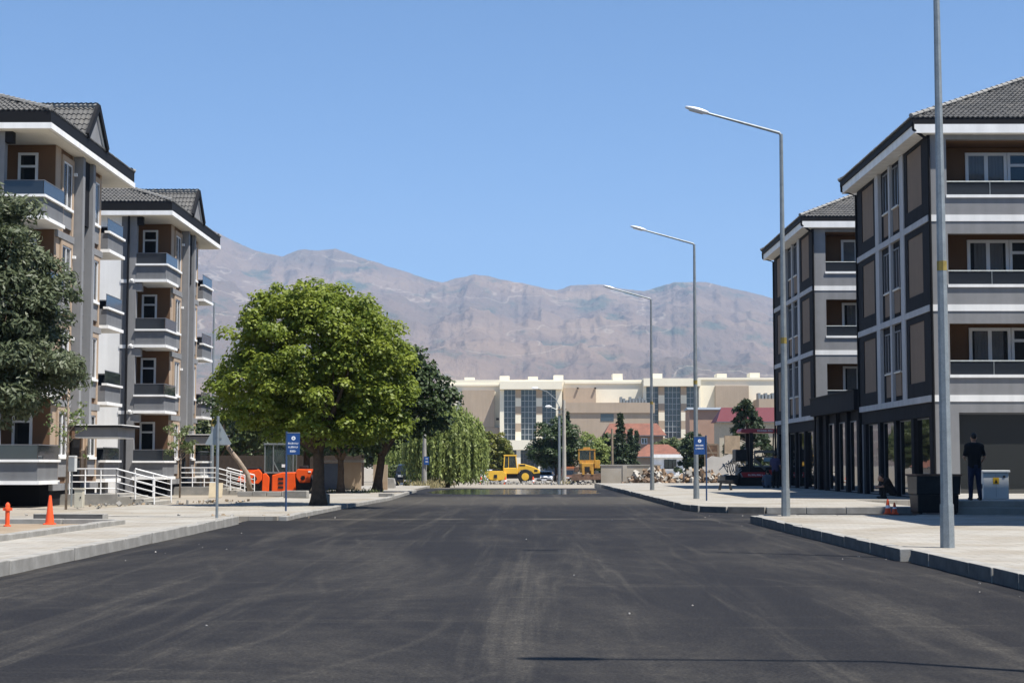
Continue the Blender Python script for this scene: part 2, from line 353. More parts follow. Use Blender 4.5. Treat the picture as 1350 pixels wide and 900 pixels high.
# mountains
def mountains():
    us = np.linspace(-120, 1500, 760); 
    sil_u = [-260,0,120,200,262,285,330,352,370,385,400,420,440,455,470,500,530,560,583,600,625,645,660,700,720,735,750,762,780,800,830,850,875,890,910,930,960,1000,1025,1100,1200,1350,1650]
    sil_v = [330,322,300,285,297,306,328,334,337,331,328,329,326,331,338,347,356,366,372,366,360,362,367,376,380,381,376,374,373,374,381,383,376,372,371,372,377,388,396,405,398,420,440]
    D = np.concatenate([np.linspace(2600, 5200, 90), np.linspace(5230, 9000, 300), np.linspace(9100,10500,12)])
    az = (us-687)/2130.
    el = np.tan(R(4.35)+np.arctan((450-np.interp(us, sil_u, sil_v)+5.5*(fbm(us/26,us*0+.5,5,91)-.5))/2130.))
    A, DD = np.meshgrid(az, D); E = np.meshgrid(el, D)[0]
    X = A*DD; Y = DD
    t = np.clip((DD-2600)/(9000-2600), 0, 1)
    prof = .22*t+.78*t**1.6
    rid = fbm(X/1500+3, Y/1500, 7, 2, True); big = fbm(X/2600, Y/2600+4, 5, 9)
    H = E*9000*prof*(1+.42*(rid-.62)*(1-.6*t)+.45*(big-.5)*(1-t**3)) + 115*(fbm(X/330+.25*fbm(X/900,Y/900,3,50), Y/850, 6, 20, True)-.55)*np.clip(t*2.2,0,1)*np.clip((1.04-t)*6,0.12,1) + 190*(fbm(X/1100,Y/1500,5,70,True)-.55)*np.clip(t*2,0,1)*np.clip((1.0-t)*3,0,1) + 52*(fbm(X/150, Y/260, 5, 31, True)-.55)*np.clip(t*3,0,1)
    back = DD > 9000; H[back] = (E*9000)[back]*(1-.25*(DD[back]-9000)/1500)-60
    ang = H/DD; mx = ang.max(axis=0); H = H*(el/mx)[None,:]**1.0
    k = np.ones(9)/9
    Z = H-2.
    mb = MB(); ny, nx = Z.shape
    me = bpy.data.meshes.new('mountain'); v = np.stack([X,Y,Z],-1).reshape(-1,3)
    idx = np.arange(ny*nx).reshape(ny,nx); q = np.stack([idx[:-1,:-1],idx[:-1,1:],idx[1:,1:],idx[1:,:-1]],-1).reshape(-1,4)
    me.from_pydata(v.tolist(), [], q.tolist()); me.polygons.foreach_set('use_smooth', [True]*len(q))
    m = bpy.data.materials.new('mountain_scree'); m.use_nodes = True; tt = m.node_tree; n = tt.nodes; l = tt.links; b = n['Principled BSDF']
    tc = n.new('ShaderNodeTexCoord')
    def nz(sx, det, seed):
        mp = n.new('ShaderNodeMapping'); mp.inputs['Scale'].default_value = sx; mp.inputs['Location'].default_value = (seed,seed*2,0); l.new(tc.outputs['Object'], mp.inputs[0])
        z = n.new('ShaderNodeTexNoise'); z.inputs['Scale'].default_value = 1; z.inputs['Detail'].default_value = det; z.inputs['Roughness'].default_value = .62; l.new(mp.outputs[0], z.inputs['Vector']); return z.outputs[0]
    cr = n.new('ShaderNodeValToRGB'); l.new(nz((.0011,.0007,.003), 8, 1), cr.inputs[0])
    e = cr.color_ramp.elements; e[0].position = .3; e[0].color = (.10,.084,.066,1); e[1].position = .68; e[1].color = (.235,.17,.12,1)
    q2 = e.new(.48); q2.color = (.15,.11,.085,1)
    mr = n.new('ShaderNodeMapRange'); mr.inputs[1].default_value = .56; mr.inputs[2].default_value = .66; l.new(nz((.004,.0022,.008), 7, 5), mr.inputs[0])
    mx_ = n.new('ShaderNodeMix'); mx_.data_type = 'RGBA'; l.new(mr.outputs[0], mx_.inputs[0]); l.new(cr.outputs[0], mx_.inputs[6]); mx_.inputs[7].default_value = (.075,.085,.066,1)
    mr2 = n.new('ShaderNodeMapRange'); ab = n.new('ShaderNodeMath'); ab.operation = 'SUBTRACT'; l.new(nz((.0009,.0005,.0022), 4, 9), ab.inputs[0]); ab.inputs[1].default_value = .5; ab2 = n.new('ShaderNodeMath'); ab2.operation = 'ABSOLUTE'; l.new(ab.outputs[0], ab2.inputs[0])
    mr2.inputs[1].default_value = .0; mr2.inputs[2].default_value = .006; mr2.inputs[3].default_value = .75; mr2.inputs[4].default_value = 0.; l.new(ab2.outputs[0], mr2.inputs[0])
    mx2 = n.new('ShaderNodeMix'); mx2.data_type = 'RGBA'; l.new(mr2.outputs[0], mx2.inputs[0]); l.new(mx_.outputs[2], mx2.inputs[6]); mx2.inputs[7].default_value = (.30,.25,.20,1)
    bpn = n.new('ShaderNodeBump'); bpn.inputs['Strength'].default_value = .75; bpn.inputs['Distance'].default_value = 45.
    l.new(nz((.012,.005,.006), 10, 17), bpn.inputs['Height']); l.new(bpn.outputs[0], b.inputs['Normal'])
    l.new(mx2.outputs[2], b.inputs['Base Color']); b.inputs['Roughness'].default_value = 1; b.inputs['Specular IOR Level'].default_value = .05
    me.materials.append(m); return struct(mkobj('mountain', me))
mountains()

# ------------------------------------------------------------------ roof tiles
def tiles(name, parent, slopes, mat=None, w=.17, ex=.33):
    "slopes: (origin, along unit, up-slope unit, width, length, keep(s,t)->bool)"
    v = []; f = []
    prof = [(0,.0),(.2,.03),(.4,.042),(.6,.03),(.8,.0),(1,.0)]
    for o, a, u, W, L, keep in slopes:
        o = Vector(o); a = Vector(a).normalized(); u = Vector(u).normalized(); nrm = a.cross(u).normalized()
        if nrm.z < 0: nrm = -nrm
        for j in range(int(L/ex)+1):
            for i in range(int(W/w)+1):
                s, t = i*w, j*ex
                if not keep(s+w/2, t+ex/2): continue
                jit = random.uniform(-.006,.006); k = len(v)
                for q, h in prof:
                    v.append(o+a*(s+q*w)+u*t+nrm*(h+.035+jit))
                for q, h in prof:
                    v.append(o+a*(s+q*w)+u*(t+ex*1.08)+nrm*(h*.9+.004))
                for q, h in prof:
                    v.append(o+a*(s+q*w)+u*t+nrm*(h+jit-.01))
                P = len(prof)
                for q in range(P-1):
                    f.append((k+q,k+q+1,k+P+q+1,k+P+q)); f.append((k+2*P+q,k+2*P+q+1,k+q+1,k+q))
    me = bpy.data.meshes.new(name); me.from_pydata([tuple(p) for p in v], [], f); me.materials.append(mat or m_tile)
    o = mkobj(name, me, parent); return stuff(o)
def hip_roof(parent, x0, x1, y0, y1, z, pitch, extra=None):
    "hipped roof on an eaves rectangle: boards, tiles, ridge caps"
    hw = (y1-y0)/2; zr = z+hw*pitch; yc = (y0+y1)/2; c = 1/math.sqrt(1+pitch*pitch)
    deck = MB().add([(x0,y0,z),(x1,y0,z),(x1,y1,z),(x0,y1,z),(x0+hw,yc,zr),(x1-hw,yc,zr)],
                    [(0,1,5,4),(2,3,4,5),(3,0,4),(1,2,5),(3,2,1,0)])
    roof = deck.build('roof', m_tile, parent)
    L = hw/c; W = x1-x0; D = y1-y0
    tr = lambda width: (lambda s, t: t*c-.12 <= s <= width-t*c+.12 and t < L)
    S = [((x0,y0,z),(1,0,0),(0,c,pitch*c),W,L,tr(W)), ((x1,y1,z),(-1,0,0),(0,-c,pitch*c),W,L,tr(W)),
         ((x0,y1,z),(0,-1,0),(c,0,pitch*c),D,L,tr(D)), ((x1,y0,z),(0,1,0),(-c,0,pitch*c),D,L,tr(D))]
    tiles('roof_tiles', roof, S+(extra or []))
    caps = MB()
    def capline(a, b, n):
        a = Vector(a); b = Vector(b)
        for i in range(n):
            p = a.lerp(b, i/n); q = a.lerp(b, (i+1.12)/n); up = Vector((0,0,.03))
            caps.tube([p+up*1.6, q+up*.8], [.085,.07], 8)
    for cx, cy in ((x0,y0),(x0,y1),(x1,y0),(x1,y1)):
        capline((cx,cy,z+.03), (x0+hw if cx == x0 else x1-hw, yc, zr+.03), int(hw*1.5/.38))
    capline((x0+hw,yc,zr+.03), (x1-hw,yc,zr+.03), max(1, int((W-2*hw)/.38)))
    stuff(caps.build('ridge_caps', m_ridge, roof))
    return roof
# ------------------------------------------------------------------ right-hand apartment buildings (shops below)
m_clear = glass_mat('clear_glass', (.03,.035,.04), .03, .7, .35); m_room = M('dark_room', (.012,.012,.014), .9); m_curt = M('net_curtain', (.7,.7,.7), .9, var=.1)
m_band_shade = M('shaded_white_band', (.56,.56,.57), .85, var=.05, streak=.1)  # white bands of the shaded road side, greyed through their colour
m_shop = glass_mat('shop_glass', (.014,.016,.016), .02, 1.6); m_front = glass_mat('shop_front_glass', (.035,.037,.036), .03, 1.2)
def window(parent, name, box, axis, n=1, frame=None, fw=.07, gl=None, depth=.06, side=1, curtain=0):
    """framed window standing on a wall plane. axis 'x': plane x=box[0], spans y,z ; axis 'y': plane y=box[0], spans x,z. side: direction outwards"""
    p, a0, a1, z0, z1 = box; fr = MB(); frame = frame or m_pvc
    def bx(mb, a, b, c, d, lo, hi):
        p0, p1 = sorted((p+side*lo, p+side*hi))
        if axis == 'x': mb.box(p0,p1,a,b,c,d)
        else: mb.box(a,b,p0,p1,c,d)
    bx(fr,a0,a0+fw,z0,z1,-.02,depth); bx(fr,a1-fw,a1,z0,z1,-.02,depth); bx(fr,a0+fw,a1-fw,z1-fw,z1,-.02,depth); bx(fr,a0+fw,a1-fw,z0,z0+fw,-.02,depth)
    for i in range(1, n):
        c = a0+(a1-a0)*i/n; bx(fr,c-fw*.6,c+fw*.6,z0+fw,z1-fw,-.02,depth-.005)
    o = fr.build(name, frame, parent)
    if not curtain:
        g = MB(); bx(g,a0+fw*.5,a1-fw*.5,z0+fw*.5,z1-fw*.5,-.01,.015); g.build('pane', gl or m_glass, o)
    else:
        g = MB(); bx(g,a0+fw*.5,a1-fw*.5,z0+fw*.5,z1-fw*.5,-.01,.006); g.build('dark_room', m_room, o)
        g = MB(); bx(g,a0+fw*.5,a1-fw*.5,z0+fw*.5,z1-fw*.5,.040,.046); g.build('pane', m_clear, o)
        g = MB(); W = (a1-a0-fw)*curtain; N_ = max(8, int(W/.035)); k0 = a0+fw*.5+(a1-a0-fw-W)*random.random()
        for i in range(N_+1):
            q = k0+W*i/N_; d = p+side*(.014+.018*(.5+.5*math.sin(i*1.9+math.sin(i*.7))))
            for z in (z0+fw*.5, z1-fw*.5): g.v.append((d,q,z) if axis == 'x' else (q,d,z))
        g.f = [(2*i,2*i+2,2*i+3,2*i+1) for i in range(N_)]; g.m = [0]*N_; g.build('curtain', m_curt, o)
    return o
def right_building(label, group):
    r = thing('apartment_building', label, 'building', (0,54.7,0), 0, group)      # local y measured from the front wall
    bands = [3.58,6.65,9.72]; top = 12.6; XE = 27.; YB = 11.6
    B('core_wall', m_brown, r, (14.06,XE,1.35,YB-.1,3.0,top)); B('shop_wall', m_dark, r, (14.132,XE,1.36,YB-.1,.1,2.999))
    # front skin with balcony openings
    fr = MB(); OX0, OX1 = 14.54, 19.2
    fr.box(14.0,OX0,0,.25,3.2,top); fr.box(OX1,XE,0,.25,3.2,top)
    lo = [(3.2,bands[0]+.70)]+[(b+2.54, b+3.07+.70) for b in bands[:2]]+[(bands[2]+2.72, top)]
    for a, b in lo: fr.box(OX0,OX1,.0,.25,a,b)
    fr.box(14.0,14.8,0,.3,.1,3.2); fr.box(19.6,20.4,0,.3,.1,3.2); fr.box(25.4,XE,0,.3,.1,3.2)
    fr.box(14.8,19.6,0,.3,3.1,3.2); fr.box(20.4,25.4,0,.3,3.1,3.2)
    fr.build('front_wall', m_wall, r)
    sl_ = MB()
    for b in bands: sl_.box(14.03,XE,.251,1.34,b-.25,b+.2)
    sl_.box(14.03,XE,.251,1.34,top-.2,top-.01); sl_.box(14.03,14.53,.251,1.34,3.4,top-.21); sl_.box(OX1+.01,XE,.251,1.34,3.4,top-.21)
    sl_.build('balcony_slab', m_brown, r)
    for b in bands:
        bd = MB(); bd.box(13.98,XE,-.022,-.001,b-.11,b+.11); bd.build('white_band', m_white, r)
        bal = B('balcony_ledge', m_white, r, (OX0-.03,OX1+.03,-.05,.28,b+.70,b+.80))
        B('balcony_glass', m_smoke, bal, (OX0+.02,OX1-.02,.10,.112,b+.80,b+1.24))
        rl = MB().tube([(OX0,.106,b+1.27),(OX1,.106,b+1.27)], .025, 8)
        for q in (OX0+1.5, OX0+3.0): rl.box(q-.012,q+.012,.085,.128,b+.8,b+1.26)
        rl.build('handrail', m_galv, bal)
        window(r, 'window', (1.35,15.55,17.0,b+.75,b+2.5), 'y', 2, side=-1, fw=.11, curtain=(.9 if b > 9 else .75))
        d = window(r, 'balcony_door', (1.35,17.02,17.85,b+.22,b+2.5), 'y', 1, side=-1, fw=.1)
        B('transom', m_pvc, d, (17.12,17.75,1.28,1.34,b+2.0,b+2.1))
        ct = MB()
        for i in range(36):
            x = 15.7+i*.034; ct.add([(x,1.325-.02*(i%2),b+.9),(x+.034,1.325-.02*((i+1)%2),b+.9),(x+.034,1.325-.02*((i+1)%2),b+2.38),(x,1.325-.02*(i%2),b+2.38)],[(0,1,2,3)])
    # shop front facing the street corner
    for a0, a1 in ((14.8,19.6),(20.4,25.4)):
        s = window(r, 'shop_window', (.28,a0,a1,.18,3.1), 'y', 2, side=-1, frame=m_pvcg, fw=.06, gl=m_front)
    # road facade
    C = 5.8; sd = MB(); sd.box(14.0,14.055,.26,YB,3.2,top); sd.build('side_wall', m_dark, r)
    B('rear_wall', m_wall, r, (14.0,XE,YB+.001,YB+.2,.1,top))
    for k, b in enumerate(bands):
        zt = (bands+[top+.1])[k+1]
        for s in (-1, 1):
            y0, y1 = sorted((C+s*2.36, C+s*5.78))
            fp = MB(); fp.box(13.9,13.999,y0,y1,b+.12,b+.62); fp.box(13.9,13.999,y0,y1,b+2.72,zt-.12)
            c0, c1 = sorted((C+s*2.78, C+s*4.9))
            fp.box(13.9,13.999,y0,c0,b+.62,b+2.72); fp.box(13.9,13.999,c1,y1,b+.62,b+2.72); fp.build('dark_cladding', m_dark, r)
            B('taupe_panel', m_panel, r, (13.93,13.999,c0,c1,b+.62,b+2.72))
            w0, w1 = sorted((C+s*.3, C+s*1.25))
            w = window(r, 'window', (13.998,w0,w1,b+1.2,b+2.7), 'x', 2, side=-1, frame=m_pvcg, fw=.05)
            B('sill', m_soffit, w, (13.90,13.999,w0-.04,w1+.04,b+1.14,b+1.19))
            B('spandrel', m_panel, r, (13.955,13.999,w0+.05,w1-.05,b+.3,b+1.13))
        B('side_band', m_band_shade, r, (13.86,13.998,.0,YB,b-.11,b+.11))
    vb = MB()
    for s in (-1, 1):
        a, b = sorted((C+s*1.75, C+s*2.34)); vb.box(13.865,13.997,a,b,3.69,top)
    vb.box(13.885,13.997,C-.14,C+.14,3.69,top); vb.build('vertical_band', m_band_shade, r)
    # arcade columns and recessed glazing
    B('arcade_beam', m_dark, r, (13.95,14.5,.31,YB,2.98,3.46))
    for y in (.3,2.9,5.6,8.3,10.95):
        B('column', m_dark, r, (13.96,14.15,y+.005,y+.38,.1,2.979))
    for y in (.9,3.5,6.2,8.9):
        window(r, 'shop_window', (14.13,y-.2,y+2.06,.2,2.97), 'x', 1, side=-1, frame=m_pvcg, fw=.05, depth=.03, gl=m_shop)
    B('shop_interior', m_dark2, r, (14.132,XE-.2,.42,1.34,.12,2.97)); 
    # eaves
    ev = MB(); ev.box(13.4,XE+.5,-.30,YB+.6,top+.001,top+.30); ev.build('eaves_board', m_white, r)
    B('fascia', m_dark2, r, (13.34,XE+.55,-.27,YB+.66,top+.301,top+.52))
    roof = hip_roof(r, 13.3, XE+.6, -.27, YB+.7, top+.521, .47)
    g = MB(); g.tube([(13.36,-.30,top+.36),(13.36,-.3,top+.12),(13.75,-.12,top-.1),(13.93,-.06,top-.2),(13.93,-.06,.2)], .05, 8); g.build('downpipe', m_dark2, r, smooth=60)
    g = MB(); g.tube([(13.36,YB+.5,top+.36),(13.36,YB+.5,top+.1),(13.88,YB+.1,top-.15),(13.88,YB+.1,.2)], .05, 8); g.build('downpipe', m_dark2, r, smooth=60)
    return r
rb1 = right_building('dark grey apartment building over shops with a man standing at its shop window', 'apartment buildings over shops')
rb2 = copy_tree(rb1); rb2.location.y = 54.7+22.0
rb2['label'] = 'dark grey apartment building over shops beside the red canopied paving machine'
# single storey shops between the two
lk = thing('shop_row', 'low black single storey shop row joining the two dark apartment buildings', 'building', (0,66.5,0))
B('wall', m_dark, lk, (14.132,26,.12,10.1,.1,3.6)); B('parapet', m_dark, lk, (13.7,26,.11,10.15,3.601,4.40))
B('parapet_cap', m_dark2, lk, (13.66,26.1,.105,10.155,4.401,4.45))
for y in (.5,2.9,5.3,7.7,9.4): B('column', m_dark, lk, (13.96,14.15,y,y+.4,.1,3.6))
for y in (1.02,3.42,5.82): window(lk, 'shop_window', (14.13,y,y+1.85,.2,3.2), 'x', 1, side=-1, frame=m_pvcg, fw=.05, depth=.03, gl=m_shop)
# the building nearer than the frame's edge, whose shade falls across the pavement
nb = thing('apartment_building', 'short dark grey apartment building shading the pavement behind the first lamp', 'building', (0,0,0), 0)
B('wall', m_wall, nb, (14.0,27,28.7,39.2,.1,12.6), (15.6,27,39.21,42.7,.1,12.6))
B('eaves_board', m_white, nb, (13.3,27.5,28.5,39.4,12.601,12.9), (15.2,27.5,39.41,42.9,12.601,12.9))
B('fascia', m_dark2, nb, (13.25,27.5,28.45,39.45,12.901,13.12), (15.15,27.5,39.46,42.95,12.901,13.12))
hip_roof(nb, 13.2, 27.6, 28.4, 39.5, 13.121, .40)
for z in (4.4,7.5,10.6):
    for y in (30,33.4,36.4): window(nb, 'window', (13.99,y,y+1.3,z,z+1.5), 'x', 2, side=-1)
B('white_band', m_white, nb, *[(13.95,13.999,28.7,39.2,z,z+.22) for z in (3.5,6.6,9.7)])

# ------------------------------------------------------------------ left-hand apartment buildings
def left_building(label, group):
    r = thing('apartment_building', label, 'building', (0,56.75,0), 0, group)     # local y from the building's centre line
    F = [.68,3.52,6.36,9.2]; top = 12.1; X1 = -15.7; XR = -17.5
    B('main_wall', m_white, r, (-27,-17.36,-5.2,5.2,-.05,top))
    B('grey_wall', m_wall_d, r, (-17.36,-17.05,-5.205,-4.9,-.05,top-.001), (-17.36,-17.05,4.9,5.205,-.05,top-.001))
    nose = MB()
    nose.box(-17.359,X1,-2.95,2.95,.681,top-.002); nose.build('brown_wall', m_brown, r)
    B('basement_wall', m_dark, r, (-17.359,X1,-2.9,2.9,-.05,.68))
    for s in (-1, 1):
        B('garage_dark_opening', m_dark2, r, (-17.3,X1-.3,*sorted((s*2.901,s*2.93)),0,.62))  # flat dark panel stands in for the shaded open garage
        B('column', m_wall_l, r, (-17.049,-16.70,*sorted((s*4.9,s*5.2)),-.05,top-.003))
        s > 0 and B('basement_pier', m_wall, r, (X1-.35,X1-.02,*sorted((s*4.5,s*4.9)),-.05,F[0]-.001))
        for k, f in enumerate(F):
            y0, y1 = sorted((s*5.26, s*2.6)); yo = s*5.26
            bal = B('balcony', m_wall_d, r, (-16.69,-15.40,*sorted((s*5.22,s*2.951)),f+.15,f+.75))
            B('soffit', m_white, bal, (-16.72,-15.33,*sorted((s*5.28,s*2.952)),f+.03,f+.149))
            if s < 0 and k: B('band', m_white, bal, (-17.37,-16.721,-5.23,-5.206,f,f+.149))
            B('ledge', m_white, bal, (-16.71,-15.32,*sorted((s*5.3,s*5.1)),f+.751,f+.83), (-15.52,-15.32,*sorted((s*5.099,s*2.9)),f+.751,f+.83))
            gp = MB(); gp.box(-16.69,-15.42,*sorted((s*5.2,s*5.188)),f+.83,f+1.28); gp.build('front_glass', m_smoke, bal)
            gp = MB(); gp.box(-15.412,-15.40,*sorted((s*5.187,s*2.9)),f+.83,f+1.28); gp.build('side_glass', m_smoke, bal)
            rl = MB(); rl.bar((-16.69,s*5.194,f+1.30),(-15.406,s*5.194,f+1.30),.03); rl.bar((-15.406,s*5.19,f+1.30),(-15.406,s*2.9,f+1.30),.03); rl.build('handrail', m_pvcg, bal)
            zt = (F+[top])[k+1]
            d = window(r, 'balcony_door', (s*2.95,-16.95,-16.28,f+.16,zt-.28), 'y', 1, side=s, fw=.085)
            B('transom', m_pvc, d, (-16.87,-16.36,*sorted((s*2.951,s*3.0)),zt-.78,zt-.70))
            if k or True:
                B('beam', m_dark if k == 3 else m_wall, r, (-17.045,-16.45,*sorted((s*4.88,s*5.19)),zt-.36,zt-.002))
    for s in (-1, 1):
        for f in F[:]:
            for xw in (-21.5,-24.6): window(r, 'window', (s*5.2,xw,xw+1.25,f+.9,f+2.35), 'y', 2, side=s)
    # side towards the road
    for k, f in enumerate(F):
        zt = (F+[top])[k+1]
        for y0, y1 in ((-2.2,-1.1),(1.45,2.55)):
            sur = MB(); a, b = y0-.16, y1+.16; z0, z1 = f+.05, zt-.2
            sur.box(X1+.001,X1+.09,a,y0,z0,z1); sur.box(X1+.001,X1+.09,y1,b,z0,z1); sur.box(X1+.001,X1+.09,y0,y1,z1-.18,z1); sur.build('window_surround', m_beige, r)
            w = window(r, 'window', (X1,y0,y1,f+.95,z1-.18), 'x', 2, side=1, fw=.06, curtain=random.choice((0,0,.5,.8)))
            B('sill', m_white, w, (X1+.002,X1+.14,y0,y1,f+.86,f+.949))
            B('spandrel', m_wall_l, r, (X1+.001,X1+.06,y0,y1,f+.25,f+.859))
        B('string_course', m_wall_l, r, (X1+.001,X1+.11,-2.95,-.85,f-.2,f+.03), (X1+.001,X1+.11,.9,2.95,f-.2,f+.03))
        for yy in (-.98, 1.15):
            lp = MB(); lp.box(X1+.001,X1+.2,yy-.06,yy+.06,zt-.72,zt-.62); lp.build('wall_lamp', m_white, r)
    B('beige_wall', m_beige, r, (X1+.0005,X1+.025,-2.95,-2.37,.69,top-.01), (X1+.0005,X1+.025,2.72,2.95,.69,top-.01), (X1+.0005,X1+.025,-.93,-.82,.69,top-.01), (X1+.0005,X1+.025,.87,1.28,.69,top-.01))
    B('pilaster', m_wall_l, r, (X1-.1,X1+.36,-.8,-.52,2.72,top-.01)); B('pilaster', m_wall_l, r, (X1-.1,X1+.36,.56,.86,2.72,top-.01))
    B('dark_panel', m_dark, r, (X1+.001,X1+.22,-.519,.559,F[3]+.6,top-.01))
    st = MB(); st.box(X1+.001,X1+.05,-.519,.559,2.75,F[3]+.59); st_o = st.build('stair_glazing', m_glass, r)
    mu = MB()
    for i in range(9): mu.box(X1+.051,X1+.09,-.519,.559,2.75+i*.78,2.80+i*.78)
    mu.box(X1+.051,X1+.085,0,.05,2.75,F[3]+.59); mu.build('mullions', m_pvcg, st_o)
    # entrance
    cn = B('canopy', m_wall, r, (X1+.37,-13.85,-1.25,1.15,2.30,2.62)); B('canopy_top', m_dark2, cn, (X1+.37,-13.7,-1.35,1.25,2.621,2.69)); B('canopy_soffit', m_white, cn, (X1+.37,-13.87,-1.23,1.13,2.26,2.299))
    B('canopy_cap', m_white, cn, (X1+.37,-13.69,-1.36,1.26,2.691,2.72))
    dr = B('entrance_door', m_dark2, r, (X1+.001,X1+.06,-.5,.54,.38,2.25)); B('handle', m_galv, dr, (X1+.061,X1+.12,.3,.34,1.0,1.5))
    B('landing', m_rough, r, (X1+.002,-13.75,-1.6,1.3,-.05,.34))
    for i in range(3): B('step', m_conc, r, (-13.749+.42*i,-13.33+.42*i,-1.5,1.2,-.05,.26-.085*i), bevel=.01)
    ry = -1.52
    def rail_run(p, q, posts):
        rails = MB(); p = Vector(p); q = Vector(q)
        for i in range(posts+1):
            a = p.lerp(q, i/posts); rails.tube([a, a+Vector((0,0,.86))], .024, 6)
        for h in (.2,.42,.64,.86): rails.tube([p+Vector((0,0,h)), q+Vector((0,0,h))], .028 if h > .8 else .018, 6)
        rails.build('stair_railing', m_pvc, r, smooth=60)
    rail_run((-15.4,ry,.34),(-13.8,ry,.34),3); rail_run((-13.8,ry,.34),(-12.5,ry,.0),2); rail_run((-13.8,1.15,.34),(-12.5,1.15,.0),2)
    # eaves and roof
    B('soffit_slab', m_soffit, r, (-28,-15.22,-5.5,5.5,top+.001,top+.16))
    B('white_fascia', m_white, r, (-28,-15.2,-5.65,-5.501,top+.0,top+.19), (-28,-15.2,5.501,5.65,top+.0,top+.19), (-15.199,-15.07,-5.65,5.65,top+.0005,top+.191))
    B('fascia', m_dark2, r, (-28,-15.1,-5.62,5.62,top+.192,top+.58))
    x1 = -15.09; p = .40; c = 1/math.sqrt(1+p*p); ze = top+.581
    G = 1.3; gs = .98; cg = 1/math.sqrt(1+gs*gs); zrg = ze+.08+G*gs
    # dormer gable: two steep slopes running back into the hipped end
    main_z = lambda xr: ze+p*(x1-xr)
    def keepg(s, t): # s runs from the gable inwards, t up from the foot
        xr = x1-s; z = ze+.08+t*gs*cg; return t < G/cg and z > main_z(xr)-.05
    ex = [((x1,-G,ze+.08),(-1,0,0),(0,cg,gs*cg),4.2,G/cg,keepg), ((x1-4.2,G,ze+.08),(1,0,0),(0,-cg,gs*cg),4.2,G/cg,lambda s,t: keepg(4.2-s,t))]
    roof = hip_roof(r, -28.1, x1, -5.62, 5.62, ze, p, ex)
    dk = MB(); xb = x1-(zrg-ze)/p
    dk.add([(x1,-G,ze+.07),(x1,G,ze+.07),(x1,0,zrg-.01),(xb,0,zrg-.01),(x1-.2,-G,ze+.07),(x1-.2,G,ze+.07)],[(0,2,3,4),(1,5,3,2)]); dk.build('gable_roof', m_tile, roof)
    MBg = MB().prism([(-G+.12,ze-.02),(G-.12,ze-.02),(0,zrg-.16)], x1-.14, x1-.06, axis='x'); MBg.build('gable_wall', m_wall_l, roof)
    vb = MB()
    for s in (-1, 1): vb.bar((x1+.02,s*(G+.05),ze+.06),(x1+.02,0,zrg+.03),.12,.22)
    vb.build('verge_board', m_dark2, roof)
    vb = MB()
    for s in (-1, 1): vb.bar((x1-.04,s*(G-.1),ze+.02),(x1-.04,0,zrg-.14),.05,.09)
    vb.build('verge_trim', m_white, roof)
    cp = MB()
    for i in range(9): cp.tube([(x1-.4*i,0,zrg+.06),(x1-.4*i-.45,0,zrg+.04)], [.12,.095], 8)
    stuff(cp.build('gable_ridge_caps', m_ridge, roof))
    g = MB().tube([(-17.03,-5.3,top+.3),(-17.03,-5.3,0)], .05, 8); g.build('downpipe', m_dark2, r, smooth=60)
    for k in (1,2,3):
        dsh = MB().lathe([(.02,0),(.06,.03),(.085,.08)], (-16.88,-5.31,F[k]+.1), 10, axis='y'); dsh.build('spotlight', m_pvc, r)
    return r
lb1 = left_building('grey and beige apartment building partly hidden by a dark olive leafed tree', 'grey and beige apartment buildings')
lb2 = copy_tree(lb1); lb2.location.y = 56.75+18.05
lb2['label'] = 'grey and beige apartment building beside the large maple and orange roller'
# ------------------------------------------------------------------ vegetation
lm_maple = leaf_mat('maple_leaf', (.17,.23,.03), (.32,.375,.055), .42)
lm_dark = leaf_mat('dark_leaf', (.04,.07,.022), (.075,.11,.035), .25)
lm_olive = leaf_mat('olive_leaf', (.05,.072,.03), (.16,.185,.10), .25)
lm_willow = leaf_mat('willow_leaf', (.19,.25,.065), (.36,.42,.13), .42)
lm_yel = leaf_mat('yellow_green_leaf', (.13,.16,.022), (.25,.24,.04), .35)
lm_pine = leaf_mat('pine_needle', (.028,.05,.02), (.06,.085,.035), .15)
lm_young = leaf_mat('young_leaf', (.12,.17,.05), (.24,.28,.12), .35)
lm_bush = leaf_mat('bush_leaf', (.07,.11,.03), (.16,.18,.07), .3)
lm_dry = leaf_mat('dry_grass', (.30,.25,.11), (.44,.38,.2), .3)
def leaf_mesh(name, P, N, size, mat, parent, aspect=1.5, dirs=None, var=None):
    n = len(P); N = N/np.linalg.norm(N, axis=1, keepdims=True)
    if dirs is None: dirs = RNG.normal(size=(n,3))
    U = dirs-N*(dirs*N).sum(1, keepdims=True); U /= np.linalg.norm(U, axis=1, keepdims=True)+1e-9
    W = np.cross(N, U); s = (size*RNG.uniform(.65,1.25,n))[:,None] if np.isscalar(size) else size[:,None]
    a = P-U*s*.5*aspect; b = P+W*s*.5-N*s*.06-U*s*.1; c = P+U*s*.5*aspect-N*s*.15; d = P-W*s*.5-N*s*.06-U*s*.1
    V = np.stack([a,b,c,d],1).reshape(-1,3).astype(np.float32)
    me = bpy.data.meshes.new(name); me.vertices.add(4*n); me.vertices.foreach_set('co', V.ravel())
    me.loops.add(4*n); me.loops.foreach_set('vertex_index', np.arange(4*n, dtype=np.int32))
    me.polygons.add(n); me.polygons.foreach_set('loop_start', np.arange(0,4*n,4,dtype=np.int32)); me.polygons.foreach_set('loop_total', np.full(n,4,dtype=np.int32))
    at = me.attributes.new('var', 'FLOAT', 'FACE'); at.data.foreach_set('value', (RNG.random(n) if var is None else np.clip(var,0,1)).astype(np.float32))
    me.materials.append(mat); me.update(calc_edges=True)
    return mkobj(name, me, parent)
